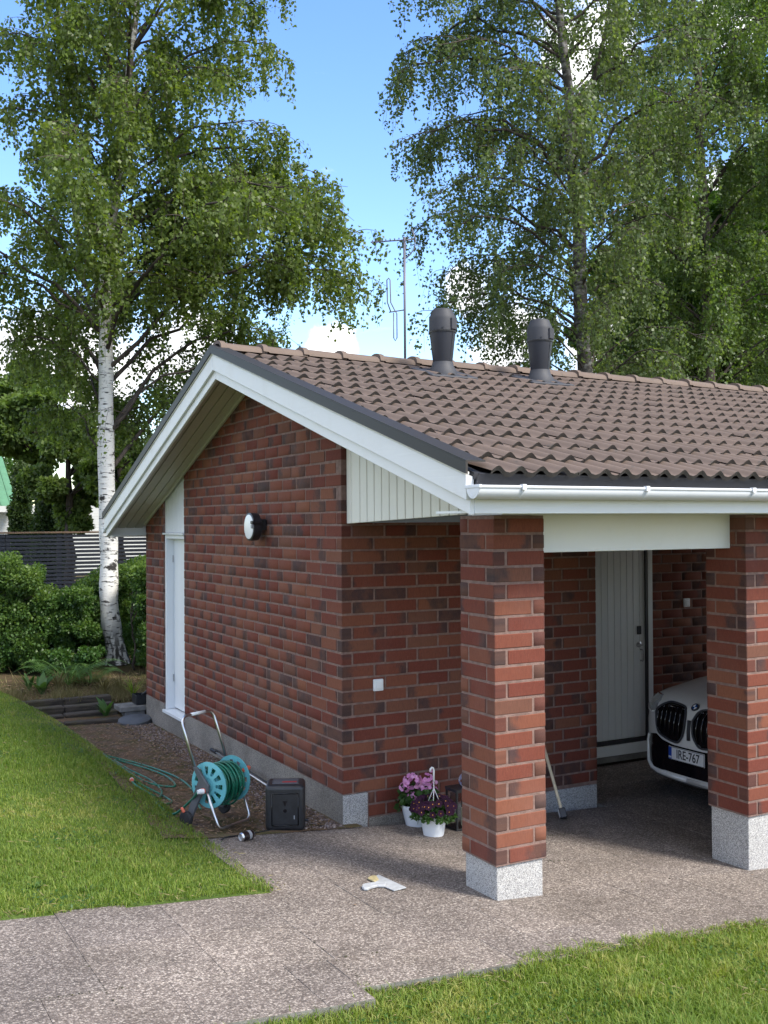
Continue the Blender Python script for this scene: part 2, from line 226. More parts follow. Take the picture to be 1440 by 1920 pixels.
# ------------------------------------------------------------------ object helpers
def tag(o,label=None,cat=None,group=None,kind=None):
    if label: o['label']=label
    if cat: o['category']=cat
    if group: o['group']=group
    if kind: o['kind']=kind
    return o
def empty(name,loc=(0,0,0),label=None,cat=None,group=None,kind=None):
    o=bpy.data.objects.new(name,None); o.empty_display_size=.1; COL.objects.link(o); o.location=loc; return tag(o,label,cat,group,kind)
def wloc(o):
    l=Vector((0,0,0))
    while o: l+=o.location; o=o.parent
    return l
class MB:
    def __init__(s): s.v=[]; s.f=[]; s.mi=[]
    def add(s,vs,fs,mi=0):
        o=len(s.v); s.v+= [tuple(map(float,p)) for p in vs]; s.f+=[tuple(i+o for i in f) for f in fs]; s.mi+=[mi]*len(fs); return s
    def box(s,a,b,mi=0):
        x0,y0,z0=a; x1,y1,z1=b
        return s.add([(x0,y0,z0),(x1,y0,z0),(x1,y1,z0),(x0,y1,z0),(x0,y0,z1),(x1,y0,z1),(x1,y1,z1),(x0,y1,z1)],[(0,3,2,1),(4,5,6,7),(0,1,5,4),(1,2,6,5),(2,3,7,6),(3,0,4,7)],mi)
    def obox(s,c,ax,ay,az,mi=0):            # oriented box, half vectors
        c,ax,ay,az=map(np.array,(c,ax,ay,az)); vs=[c+i*ax+j*ay+k*az for k in (-1,1) for j in (-1,1) for i in (-1,1)]
        return s.add(vs,[(0,2,3,1),(4,5,7,6),(0,1,5,4),(1,3,7,5),(3,2,6,7),(2,0,4,6)],mi)
    def prism(s,poly,d,mi=0):               # polygon (3d pts) extruded by vector d
        n=len(poly); p=[np.array(q,float) for q in poly]; d=np.array(d,float)
        return s.add(p+[q+d for q in p],[tuple(range(n-1,-1,-1)),tuple(range(n,2*n))]+[(i,(i+1)%n,n+(i+1)%n,n+i) for i in range(n)],mi)
    def tube(s,pts,r,n=8,mi=0,cap=True,closed=False):
        P=[np.array(p,float) for p in pts]; m=len(P); rr=r if hasattr(r,'__len__') else [r]*m
        vs=[];t0=None;u=None
        for i in range(m):
            a=P[(i-1)%m] if (i>0 or closed) else P[i]; b=P[(i+1)%m] if (i<m-1 or closed) else P[i]
            t=b-a; t/= (np.linalg.norm(t)+1e-12)
            if u is None:
                k=np.array([0,0,1.]) if abs(t[2])<.9 else np.array([1.,0,0]); u=np.cross(t,k)
            u=u-t*(u@t); u/=np.linalg.norm(u)+1e-12; w_=np.cross(t,u)
            for j in range(n):
                an=2*math.pi*j/n; vs.append(P[i]+rr[i]*(u*math.cos(an)+w_*math.sin(an)))
        fs=[]; mm=m if closed else m-1
        for i in range(mm):
            i2=(i+1)%m
            for j in range(n): fs.append((i*n+j,i*n+(j+1)%n,i2*n+(j+1)%n,i2*n+j))
        if cap and not closed: fs+=[tuple(range(n-1,-1,-1)),tuple((m-1)*n+j for j in range(n))]
        return s.add(vs,fs,mi)
    def lathe(s,prof,c=(0,0,0),n=24,axis=None,mi=0,capb=True,capt=True):   # prof: (r,h) along axis
        c=np.array(c,float); ax=np.array(axis if axis is not None else (0,0,1.),float); ax/=np.linalg.norm(ax)
        k=np.array([1.,0,0]) if abs(ax[0])<.9 else np.array([0,1.,0]); u=np.cross(ax,k); u/=np.linalg.norm(u); w_=np.cross(ax,u)
        vs=[c+ax*h_+r_*(u*math.cos(2*math.pi*j/n)+w_*math.sin(2*math.pi*j/n)) for r_,h_ in prof for j in range(n)]
        fs=[(i*n+j,i*n+(j+1)%n,(i+1)*n+(j+1)%n,(i+1)*n+j) for i in range(len(prof)-1) for j in range(n)]
        if capb: fs.append(tuple(range(n-1,-1,-1)))
        if capt: fs.append(tuple((len(prof)-1)*n+j for j in range(n)))
        return s.add(vs,fs,mi)
    def build(s,name,mats,parent=None,smooth=False,bevel=0.,seg=1,fix=True):
        me=bpy.data.meshes.new(name); off=np.array(wloc(parent)) if parent else np.zeros(3)
        me.from_pydata([tuple(np.array(p)-off) for p in s.v],[],s.f)
        for m_ in (mats if isinstance(mats,(list,tuple)) else [mats]): me.materials.append(M[m_])
        me.polygons.foreach_set('material_index',s.mi)
        if fix or bevel:
            bm=bmesh.new(); bm.from_mesh(me)
            if fix: bmesh.ops.recalc_face_normals(bm,faces=bm.faces)
            if bevel:
                es=[e for e in bm.edges if len(e.link_faces)==2 and e.calc_face_angle(0)>.5]
                bmesh.ops.bevel(bm,geom=es,offset=bevel,segments=seg,profile=.5,affect='EDGES',clamp_overlap=True)
            bm.to_mesh(me); bm.free()
        if smooth is True: me.polygons.foreach_set('use_smooth',[True]*len(me.polygons))
        me.update()
        if smooth=='auto': me.shade_smooth() if False else None; me.polygons.foreach_set('use_smooth',[True]*len(me.polygons)); me.set_sharp_from_angle(angle=R(38))
        o=bpy.data.objects.new(name,me); COL.objects.link(o); o.parent=parent; return o
def npmesh(name,verts,faces,mats,parent=None,rnd=None,smooth=False,attr='rnd'):
    me=bpy.data.meshes.new(name); verts=np.asarray(verts,np.float32); faces=np.asarray(faces,np.int32); k=faces.shape[1]
    if parent: verts=verts-np.array(wloc(parent),np.float32)
    me.vertices.add(len(verts)); me.vertices.foreach_set('co',verts.ravel()); me.loops.add(faces.size); me.loops.foreach_set('vertex_index',faces.ravel())
    me.polygons.add(len(faces)); me.polygons.foreach_set('loop_start',np.arange(0,faces.size,k,dtype=np.int32)); me.polygons.foreach_set('loop_total',np.full(len(faces),k,np.int32))
    if smooth: me.polygons.foreach_set('use_smooth',np.ones(len(faces),bool))
    for m_ in (mats if isinstance(mats,(list,tuple)) else [mats]): me.materials.append(M[m_])
    if rnd is not None:
        a=me.attributes.new(attr,'FLOAT_COLOR','POINT'); c=np.ones((len(verts),4),np.float32); rnd=np.asarray(rnd,np.float32)
        if rnd.ndim==1: c[:,0]=c[:,1]=c[:,2]=rnd
        else: c[:,:3]=rnd
        a.data.foreach_set('color',c.ravel())
    me.update(calc_edges=True); o=bpy.data.objects.new(name,me); COL.objects.link(o); o.parent=parent; return o
def sstep(x,a,b): t=np.clip((np.asarray(x,float)-a)/(b-a),0,1); return t*t*(3-2*t)
def pnoise(x,y,sc,seed=0):                                         # cheap smooth 2d noise, -1..1
    r=np.random.default_rng(seed); o=0
    for i in range(7):
        a=r.uniform(0,2*math.pi); f=sc*r.uniform(.5,2.2); o=o+np.sin(f*(x*math.cos(a)+y*math.sin(a))+r.uniform(0,7)+1.7*np.sin(f*.43*(y*math.cos(a)-x*math.sin(a))+r.uniform(0,7)))
    return o/4.2

# ------------------------------------------------------------------ terrain
def paveZ(x,y):
    p=-.08*np.asarray(x,float)-.031*np.asarray(y,float); k=.03
    return np.maximum(p,-.2)+np.log1p(np.exp(-np.abs(p+.2)/k))*k-.0
def lawn_edge(y):                                                  # x of the lawn's right border beside the gravel strip
    return np.interp(y,[-1.6,-.6,.8,2.7,4.5,6.2,7.2],[-1.21,-1.19,-1.15,-1.10,-1.12,-1.35,-1.7])
def terrain(x,y):
    x=np.asarray(x,float); y=np.asarray(y,float)
    strip=np.interp(y,[-.2,0,5.5,5.62,6.5,9.,14.,24.],[.0,-.0,-.09,-.11,.08,.22,.42,.55])+.02*np.clip(-x,0,1.2)
    strip=np.where(y<0,paveZ(x,y),strip); b=sstep(y,-.25,.15); A=paveZ(x,y)*(1-b)+strip*b
    A=np.where(x>.05,np.where(y<1.3,paveZ(x,y),np.where(y<5.8,-.25,A)),A)
    la=np.where(y<1,-.08*x-.031*y,0); t=sstep(y,-1.,2.); L=(-.08*x-.031*y)*(1-t)+(.13+.19*np.clip(-x-.9,0,2.2)+.004*y)*t
    L=np.maximum(L,np.where(y>6,A,-9)); w_=sstep(lawn_edge(y)-x,-.22,.30); w_=np.where(y<-1.45,0,w_)
    return A*(1-w_)+np.maximum(L,A)*w_
def grid_sheet(name,xs,ys,zf,m,dz=0.):
    X,Y=np.meshgrid(xs,ys); Z=zf(X,Y)+dz; n,k=X.shape; v=np.stack([X.ravel(),Y.ravel(),Z.ravel()],1)
    i=np.arange(n*k).reshape(n,k); f=np.stack([i[:-1,:-1].ravel(),i[:-1,1:].ravel(),i[1:,1:].ravel(),i[1:,:-1].ravel()],1)
    return npmesh(name,v,f,m,smooth=True)
def axis(lo,hi,a,b,fine,coarse): 
    return np.unique(np.round(np.concatenate([np.linspace(lo,a,coarse),np.arange(a,b,fine),np.linspace(b,hi,coarse)]),4))
gx=axis(-900,900,-9,9,.15,14); gy=axis(-700,1500,-9,17,.15,14)
tag(grid_sheet('ground',gx,gy,lambda x,y:np.where((np.abs(x)>40)|(np.abs(y)>60),.2,terrain(x,y)),'soil',-.055),kind='structure')

# ------------------------------------------------------------------ paving
path=tag(empty('path'),kind='structure')
tag(grid_sheet('path_bed',np.arange(-6,7.6,.3),np.arange(-3.0,1.3,.25),lambda x,y:np.where((y>-1.5)&(x<-1.0),terrain(x,y)-.2,paveZ(x,y)),'soil',-.035),kind='structure')
yl=[-3.18,-2.65,-2.075,-1.45,-.80,-.10]; pitch=.575
def slab(x0,x1,y0,y1,i):
    g=.0009; r=random.Random(i); t=[r.uniform(-.0016,.0016) for _ in range(4)]; q=[(x0+g,y0+g),(x1-g,y0+g),(x1-g,y1-g),(x0+g,y1-g)]
    zt=[float(paveZ(*p))+tt for p,tt in zip(q,t)]; mb=MB(); b=.0016
    n=len(q); c=np.mean(q,0); inn=[tuple(np.array(p)+np.sign(c-np.array(p))*b) for p in q]
    vs=[(p[0],p[1],z) for p,z in zip(inn,zt)]+[(p[0],p[1],z-b) for p,z in zip(q,zt)]+[(p[0],p[1],z-.085) for p,z in zip(q,zt)]
    mb.add(vs,[(0,1,2,3)],0); mb.add(vs,[(k,4+k,4+(k+1)%4,(k+1)%4) for k in range(4)],0); mb.add(vs,[(4+k,8+k,8+(k+1)%4,4+(k+1)%4) for k in range(4)],1)
    mb.build('slab',['aggregate','kerb'],path,fix=True)
si=0
for j in range(len(yl)-1):
    off={0:.29,1:0,2:0,3:.02,4:.0}[j]; xs=[-.2+off+pitch*k for k in range(-10,9)]
    for k in range(len(xs)-1):
        x0,x1=xs[k],xs[k+1]; y0,y1=yl[j],yl[j+1]; si+=1
        if j==0: y0=-3.18 if x1<-1.0 else -3.03+random.uniform(-.012,.012)
        if j==2 and x1<-1.0: y1=-1.45+random.choice([0,.02,-.05])+random.uniform(-.01,.01)
        if j>=3:
            if x1<-1.0: continue
            if x0<-1.25: x0=-1.25
        if j==0 and x1<-1.0 and x1>-1.46: x1=-1.40
        if j==0 and -1.46<x0<-1.0: x0=-1.40
        slab(x0,x1,y0,y1,si)
for j,(y0,y1) in enumerate([(-.10,.5),(.5,1.19)]):                                      # carport floor beyond the wall end
    for k in range(8): slab(2.6+.575*k,2.6+.575*(k+1),y0,y1,900+10*j+k)
for j in range(5):
    for k in range(4): slab(4.975+.575*k,4.975+.575*(k+1),yl[j] if j else -3.03,yl[j+1],700+10*j+k)

# ------------------------------------------------------------------ lawns
def lawn_patch(name,xs,ys,keep,zf,label):
    X,Y=np.meshgrid(xs,ys); Z=zf(X,Y); n,k=X.shape; i=np.arange(n*k).reshape(n,k)
    f=np.stack([i[:-1,:-1].ravel(),i[:-1,1:].ravel(),i[1:,1:].ravel(),i[1:,:-1].ravel()],1); v=np.stack([X.ravel(),Y.ravel(),Z.ravel()],1)
    c=v[f].mean(1); f=f[keep(c[:,0],c[:,1])]
    return tag(npmesh(name,v,f,'turf',smooth=True),label,kind='structure')
def leftkeep(x,y,e=0.): return (x<lawn_edge(y)+.05+e+.03*pnoise(x,y,9,3))&(y>-1.50+.015*pnoise(x,y,14,5))
def rightkeep(x,y): return y<np.where(x<-1.40,-3.165,-3.02)
lawnL=lawn_patch('lawn',np.arange(-8,-.6,.05),np.arange(-1.5,7.4,.05),lambda x,y:leftkeep(x,y)&(y<7.2+.2*pnoise(x,y,3,9)),lambda x,y:terrain(x,y)-.004+.010*pnoise(x,y,3.,1),'raised green lawn sloping down to the gravel strip')
zfr=lambda x,y:paveZ(x,y)-.052+.036*sstep(x,-.62,-.25)+.012*pnoise(x,y,4.,2)
lawnR=lawn_patch('lawn',np.arange(-3.2,3.2,.06),np.arange(-7.4,-2.95,.06),rightkeep,zfr,'green lawn in the foreground below the slab edge')
def blades(name,n,xr,yr,keep,zf,hmin,hmax,wid,seed,label,dens=None):
    g=np.random.default_rng(seed); x=g.uniform(*xr,n); y=g.uniform(*yr,n); ok=keep(x,y)
    if dens is not None: ok&=g.uniform(0,1,n)<dens(x,y)
    P=np.stack([x,y,np.zeros(n)],1)-CAM; zz=P@FW; sx=720+FPX*(P@RT)/zz; ok&=(sx>-420)&(sx<1860)&(zz>1)
    x,y=x[ok],y[ok]; n=len(x); z=zf(x,y)-.004
    t1=pnoise(x,y,2.1,11); t2=pnoise(x,y,6.5,12); t3=pnoise(x,y,17.,13)
    dry=sstep(t1*.55+t2*.6+t3*.4,.15,.95)+.5*(g.uniform(0,1,n)<.10); tall=sstep(-t1*.6+t2*.5,-.6,.9)
    hgt=g.uniform(hmin,hmax,n)*(.65+.6*tall)*np.where(g.uniform(0,1,n)<.03,1.5,1); a=g.uniform(0,2*math.pi,n); ln=g.uniform(.15,.95,n)*hgt; b=a+g.uniform(-.9,.9,n)
    wv=wid*g.uniform(.6,1.3,n); bx,by=-np.sin(a)*wv,np.cos(a)*wv
    v=np.zeros((n,5,3)); v[:,0]=np.stack([x-bx,y-by,z],1); v[:,1]=np.stack([x+bx,y+by,z],1)
    mx,my,mz=x+np.cos(b)*ln*.35,y+np.sin(b)*ln*.35,z+hgt*.62
    v[:,2]=np.stack([mx+bx*.8,my+by*.8,mz],1); v[:,3]=np.stack([mx-bx*.8,my-by*.8,mz],1)
    tz=z+hgt*np.clip(1.02-.35*(ln/hgt),.5,1); v[:,4]=np.stack([x+np.cos(b)*ln,y+np.sin(b)*ln,tz],1)
    o=np.arange(n)*5; f1=np.stack([o,o+1,o+2,o+3],1); f2=np.stack([o+3,o+2,o+4,o+4],1)
    c=np.clip(.36+.17*g.standard_normal(n)+.40*dry-.16*tall,0,1)*np.where(g.uniform(0,1,n)<.035,0,1)+np.where(g.uniform(0,1,n)<.03,.5,0)
    # one quad + one triangle per blade: written as triangles
    f=np.concatenate([np.stack([o,o+1,o+2],1),np.stack([o,o+2,o+3],1),np.stack([o+3,o+2,o+4],1)]); 
    return tag(npmesh(name,v.reshape(-1,3),f,'grass',rnd=np.repeat(np.clip(c,0,1),5)),label,'grass',kind='stuff')
def denL(x,y): d=np.hypot(x-CAM[0],y-CAM[1]); return np.clip((7.2/d)**1.35,.2,1)
blades('grass',360000,(-5.4,-.6),(-1.58,7.3),lambda x,y:leftkeep(x,y,-.02)&(y>-1.47+.03*pnoise(x,y,30,8)),lambda x,y:terrain(x,y)-.004+.010*pnoise(x,y,3.,1),.022,.055,.0024,21,'short blades of grass covering the raised lawn',denL)
blades('grass',190000,(-3.0,2.3),(-5.2,-2.92),lambda x,y:(y<np.where(x<-1.40,-3.165,-3.02)+.05*pnoise(x,y,22,4)+np.where(x>-.45,.05,.015)),zfr,.035,.085,.0026,22,'longer blades of grass on the foreground lawn')

def weeds_mat(n,xr,yr,keep,zf,seed,m,sz,label,thr,sc):
    g=np.random.default_rng(seed); x=g.uniform(*xr,n); y=g.uniform(*yr,n); ok=keep(x,y)&(pnoise(x,y,sc,seed)+.3*g.standard_normal(n)>thr); x,y=x[ok],y[ok]; n=len(x); z=zf(x,y)+g.uniform(.012,.04,n); s_=sz*g.uniform(.6,1.3,n); a=g.uniform(0,6.3,n); ti=g.normal(0,.35,n)
    dx,dy=np.cos(a)*s_,np.sin(a)*s_; v=np.zeros((n,4,3)); v[:,0]=np.stack([x-dx,y-dy,z-ti*s_],1); v[:,1]=np.stack([x+dy*.7,y-dx*.7,z+.15*s_],1); v[:,2]=np.stack([x+dx,y+dy,z+ti*s_],1); v[:,3]=np.stack([x-dy*.7,y+dx*.7,z+.15*s_],1)
    o=np.arange(n)*4; return tag(npmesh('lawn_weeds',v.reshape(-1,3),np.stack([o,o+1,o+2,o+3],1),m,rnd=np.repeat(g.uniform(0,1,n),4)),label,kind='stuff')
zL=lambda x,y:terrain(x,y)-.004
weeds_mat(26000,(-5.,-1.1),(-1.5,5.),leftkeep,zL,61,'leaf_pot',.010,'clover leaves in patches on the raised lawn',.55,3.2)
weeds_mat(16000,(-3.,2.3),(-5.,-3.1),rightkeep,zfr,62,'leaf_pot',.011,'clover leaves in patches on the foreground lawn',.5,3.2)
def drystrands(n,xr,yr,keep,zf,seed,label,w_):
    g=np.random.default_rng(seed); x=g.uniform(*xr,n); y=g.uniform(*yr,n); ok=keep(x,y)&(g.uniform(0,1,n)<w_(x,y)); x,y=x[ok],y[ok]; n=len(x); z=zf(x,y)+g.uniform(.004,.03,n); l=g.uniform(.012,.04,n); a=g.uniform(0,6.3,n); dx,dy=np.cos(a)*l,np.sin(a)*l; e=.0016
    v=np.zeros((n,4,3)); v[:,0]=np.stack([x-dx,y-dy,z],1); v[:,1]=np.stack([x+dy/l*e,y-dx/l*e,z+.012],1); v[:,2]=np.stack([x+dx,y+dy,z+g.uniform(-.01,.03,n)],1); v[:,3]=np.stack([x-dy/l*e,y+dx/l*e,z+.008],1)
    o=np.arange(n)*4; return tag(npmesh('dry_grass',v.reshape(-1,3),np.stack([o,o+1,o+2,o+3],1),'straw',rnd=np.repeat(g.uniform(0,1,n),4)),label,kind='stuff')
drystrands(30000,(-5.,-1.0),(-1.56,5.),lambda x,y:leftkeep(x,y,.06),zL,63,'dry straw strands in the raised lawn',lambda x,y:.05+.6*sstep(-y,1.2,1.5)*sstep(pnoise(x,y,6,2),-.4,.6)+.15*sstep(pnoise(x,y,2.4,64),.3,1.1))
drystrands(26000,(-3.,2.3),(-5.,-2.93),lambda x,y:y<np.where(x<-1.40,-3.19,-2.97),zfr,65,'dry straw strands in the foreground lawn',lambda x,y:.05+.6*sstep(y,-3.22,-3.02)+.18*sstep(pnoise(x,y,2.4,66),.2,1.1))
def jointmoss(n=5200):
    g=np.random.default_rng(67); k=g.uniform(0,1,n)<.45; x=g.uniform(-3.2,2.3,n); y=g.uniform(-3.2,-.15,n); rows=np.array(yl[1:5]); y=np.where(k,rows[g.integers(0,4,n)]+g.normal(0,.004,n),y); x=np.where(k,x,-.2+.575*g.integers(-5,5,n)+g.normal(0,.004,n))
    ok=(pnoise(x,y,2.6,68)+.35*g.standard_normal(n)>.75)&~((y>-1.45)&(x<-1.2)); x,y=x[ok],y[ok]; n=len(x); z=paveZ(x,y)+.002; s_=g.uniform(.002,.007,n); a=g.uniform(0,6.3,n); dx,dy=np.cos(a)*s_,np.sin(a)*s_; v=np.zeros((n,4,3)); v[:,0]=np.stack([x-dx,y-dy,z],1); v[:,1]=np.stack([x+dy,y-dx,z+s_*.5],1); v[:,2]=np.stack([x+dx,y+dy,z+s_*.6],1); v[:,3]=np.stack([x-dy,y+dx,z],1)
    o=np.arange(n)*4; tag(npmesh('joint_moss',v.reshape(-1,3),np.stack([o,o+1,o+2,o+3],1),'moss_dark',rnd=np.repeat(g.uniform(0,1,n),4)),'dark moss growing in the joints between the slabs',kind='stuff')
jointmoss()
# ------------------------------------------------------------------ gravel strip beside the gable wall
def gz(x,y): return terrain(x,y)+.004+.004*pnoise(x,y,11,6)
tag(lawn_patch('gravel_bed',np.arange(-1.6,.12,.04),np.arange(-.12,6.0,.05),lambda x,y:(x>lawn_edge(y)-.3)&(y>-.12+.0*x),gz,'mossy gravel strip between the lawn and the brick wall'),kind='structure'); bpy.data.objects['gravel_bed'].data.materials[0]=M['gravel_ground']
def pebbles(name,n,fx,fy,zf,smin,smax,seed,m,label,parent=None,cols=None,flat=.65):
    g=np.random.default_rng(seed); x=fx(g,n); y=fy(g,n); z=zf(x,y); s=g.uniform(smin,smax,n)
    base=np.array([(1,0,0),(-1,0,0),(0,1,0),(0,-1,0),(0,0,1),(0,0,-1)],float); fc=np.array([(0,2,4),(2,1,4),(1,3,4),(3,0,4),(2,0,5),(1,2,5),(3,1,5),(0,3,5)])
    v=base[None]*g.uniform(.55,1.25,(n,6,1)); a=g.uniform(0,6.3,n); ca,sa=np.cos(a)[:,None],np.sin(a)[:,None]
    vx=(v[...,0]*ca-v[...,1]*sa)*s[:,None]+x[:,None]; vy=(v[...,0]*sa+v[...,1]*ca)*s[:,None]+y[:,None]; vz=(v[...,2]*flat+.25)*s[:,None]+z[:,None]
    V=np.stack([vx,vy,vz],-1).reshape(-1,3); F=(fc[None]+6*np.arange(n)[:,None,None]).reshape(-1,3)
    return tag(npmesh(name,V,F,m,parent,rnd=np.repeat(g.uniform(0,1,n),6)),label,kind='stuff')
leafmat('stone',(.09,.065,.058),(.20,.15,.132),(.34,.285,.26),0.,.85,1.)
wedge=lambda g,n:-.02-np.abs(g.standard_normal(n))*.17
def wedge2(g,n): return -.03-np.abs(g.standard_normal(n))*.20
pebbles('gravel',3600,wedge2,lambda g,n:g.uniform(-.08,5.55,n),gz,.007,.017,31,'stone','crushed reddish gravel lying along the foot of the gable wall')
def scatter_leaves(name,n,fx,fy,zf,s0,s1,seed,m,label):
    g=np.random.default_rng(seed); x=fx(g,n); y=fy(g,n); z=zf(x,y)+g.uniform(.006,.018,n); s=g.uniform(s0,s1,n); a=g.uniform(0,6.3,n); ti=g.uniform(-.5,.5,n)
    dx,dy=np.cos(a)*s,np.sin(a)*s; v=np.zeros((n,4,3)); w_=g.uniform(.12,.5,n)
    v[:,0]=np.stack([x-dx,y-dy,z-ti*s*.4],1); v[:,1]=np.stack([x+dy*w_,y-dx*w_,z+.3*s*np.abs(ti)],1); v[:,2]=np.stack([x+dx,y+dy,z+ti*s*.4+.2*s],1); v[:,3]=np.stack([x-dy*w_,y+dx*w_,z],1)
    o=np.arange(n)*4; return tag(npmesh(name,v.reshape(-1,3),np.stack([o,o+1,o+2,o+3],1),m,rnd=np.repeat(g.uniform(0,1,n),4)),label,kind='stuff')
scatter_leaves('leaf_litter',6500,lambda g,n:-.05-g.uniform(0,1.1,n),lambda g,n:g.uniform(.0,5.5,n),gz,.008,.026,32,'litter','dry leaves and needles scattered on the mossy gravel')
scatter_leaves('leaf_litter',9000,lambda g,n:g.uniform(-3.2,1.3,n),lambda g,n:6.5+np.abs(g.standard_normal(n))*.55,lambda x,y:terrain(x,y)-.05,.02,.055,33,'litter','brown leaf litter in front of the shrubs above the steps')
scatter_leaves('leaf_litter',70,lambda g,n:g.uniform(-3.,2.4,n),lambda g,n:g.uniform(-3.,-.2,n),paveZ,.005,.012,34,'litter','tiny dry leaf specks on the paving slabs')

# ------------------------------------------------------------------ house
house=empty('brick_garage',(0,0,0),'red brick garage with brown tiled gable roof and white barge boards','building')
CP=.10195; BL,BT,BH=.286,.086,.0865
Zg=.234                                                          # top of the plinth, bottom of first course on the gable wall
OV=.45; RY=1.68
def zlow(y): y=np.asarray(y,float); return np.where(y<RY,3.715-.304*(RY-y),3.715-.357*(y-RY))    # lower edge of the barge boards
bricks=[]                                                        # (center, length, axis, wall part, visible face normal)
def wall_part(name,boxes,m='mortar'):
    mb=MB()
    for a,b in boxes: mb.box(a,b)
    return mb.build(name,m,house)
def course(wall,ax,a0,a1,fixed,z,nrm,cuts,depth=BT):
    """bricks along axis ax from a0 to a1; cuts: joint centres inside"""
    e=[a0]+[c for c in cuts if a0+.03<c<a1-.03]+[a1]; g=.0072
    for i in range(len(e)-1):
        s=e[i]+(g if i else 0); t=e[i+1]-(g if i<len(e)-2 else 0)
        if t-s<.025: continue
        c=[0,0,z]; c[ax]=(s+t)/2; c[1-ax]=fixed; bricks.append((tuple(c),t-s,ax,wall,nrm))
MR=.0042
# gable wall
Yd0,Yd1,Yend=4.055,4.86,5.62
pts=[(MR,-.0+MR,Zg-.002),(MR,Yd0,Zg-.002),(MR,Yd0,float(zlow(Yd0))+.15),(MR,RY,float(zlow(RY))+.15),(MR,MR,float(zlow(0))+.15)]
gable=MB().prism(pts,(.12,0,0)).prism([(MR,Yd1,Zg-.002),(MR,Yend-MR,Zg-.002),(MR,Yend-MR,float(zlow(Yend))+.15),(MR,Yd1,float(zlow(Yd1))+.15)],(.12,0,0)).build('gable_wall','mortar',house)
for j in range(36):
    z=Zg+CP*(j+.5); S_=(j%2==0); cuts=[(.2925 if S_ else .0925)+.3*n for n in range(20)]
    y0=0. if S_ else .0925+.0072
    lim=lambda y:float(zlow(y))+.11
    e=[c for c in [y0]+[c for c in cuts if c>y0+.03]]+[]
    # right part
    ed=[y0]+[c for c in cuts if y0+.03<c<Yd0-.03]+[Yd0]
    for i in range(len(ed)-1):
        s,t=ed[i]+(.0072 if i else 0),ed[i+1]-(.0072 if i<len(ed)-2 else 0)
        if z-BH/2>min(lim(s),lim(t)): continue
        if t-s>.025: bricks.append(((.043,(s+t)/2,z),t-s,1,gable,(-1,0,0)))
    ed=[Yd1]+[c for c in [Yd1+(.19 if S_ else .10)+.3*n for n in range(3)] if c<Yend-.03]+[Yend]
    for i in range(len(ed)-1):
        s,t=ed[i]+(.0072 if i else 0),ed[i+1]-(.0072 if i<len(ed)-2 else 0)
        if z-BH/2>min(lim(s),lim(t)): continue
        bricks.append(((.043,(s+t)/2,z),t-s,1,gable,(-1,0,0)))
# side wall under the carport roof (y=0), its end and return, back wall with door (y=1.2)
XE=2.58; DX0,DX1=3.42,4.25
side=wall_part('side_wall',[((.225,MR,-.3),(XE-MR,.12,Zg)),((.1262,MR,Zg+.001),(XE-MR,.12,2.6))])
for j in range(-2,23):
    z=Zg+CP*(j+.5); S_=(j%2!=0); cuts=[(.2925 if S_ else .0925)+.3*n for n in range(12)]
    x0=0. if S_ else .0925+.0072
    if j<0: x0=.232
    if j<=0 and False: pass
    course(side,0,x0,XE,.043,z,(0,-1,0),cuts)
ret=wall_part('return_wall',[((XE-.12,.121,-.3),(XE-MR,1.2,2.6))])
for j in range(-2,23): course(ret,1,.1 if j%2 else .09,1.199,XE-.043,Zg+CP*(j+.5),(1,0,0),[(.25 if j%2 else .4)+.3*n for n in range(4)])
back=wall_part('back_wall',[((DX1+.1,1.2+MR,-.35),(7.4,1.32,2.6)),((XE,1.2+MR,-.35),(DX0,1.32,2.6)),((DX0,1.2+MR,2.10),(DX1+.1,1.32,2.6))])
for j in range(-5,23):
    z=Zg-.045+CP*(j+.5); course(back,0,DX1+.1,7.4,1.243,z,(0,-1,0),[4.669-.3+(.15 if j%2 else 0)+.3*n for n in range(10)])
    course(back,0,XE,DX0,1.243,z,(0,-1,0),[2.7+(.15 if j%2 else 0)+.3*n for n in range(3)])
# carport closing wall beyond the second pillar, and far walls
outer=wall_part('outer_wall',[((2.555,-1.95+MR,-.25),(7.4,-1.85,2.45))])
for j in range(-1,22): course(outer,0,2.556,7.4,-1.907,Zg+CP*(j+.5),(0,-1,0),[2.7+(.15 if j%2 else 0)+.3*n for n in range(17)])
rear=wall_part('rear_wall',[((.13,Yend-.12,-.3),(7.4,Yend-MR,2.45)),((7.28,1.33,-.3),(7.4,Yend-.12,2.45))])
# pillars
def pillar(px,py,gz_):
    w_=.386; z0=.277
    p=MB().box((px+MR,py+MR,z0-.002),(px+w_-MR,py+w_-MR,2.43)).build('pillar','mortar',house)
    MB().box((px+.018,py+.018,gz_-.12),(px+w_-.018,py+w_-.018,z0)).build('plinth_block','granite',p,bevel=.004)
    for j in range(21):
        z=z0+CP*(j+.5); a,b=px,py; A=[((a+.043,b+.143),.286,1,(-1,0,0)),((a+.243,b+.043),.286,0,(0,-1,0)),((a+.343,b+.243),.286,1,(1,0,0)),((a+.143,b+.343),.286,0,(0,1,0))]
        B=[((a+.143,b+.043),.286,0,(0,-1,0)),((a+.043,b+.243),.286,1,(-1,0,0)),((a+.243,b+.343),.286,0,(0,1,0)),((a+.343,b+.143),.286,1,(1,0,0))]
        for (c,l,ax,nr) in (A if j%2==0 else B): bricks.append(((c[0],c[1],z),l,ax,p,nr))
    return p
P1=pillar(0.,-2.12,.05); P2=pillar(2.172,-2.12,-.12)
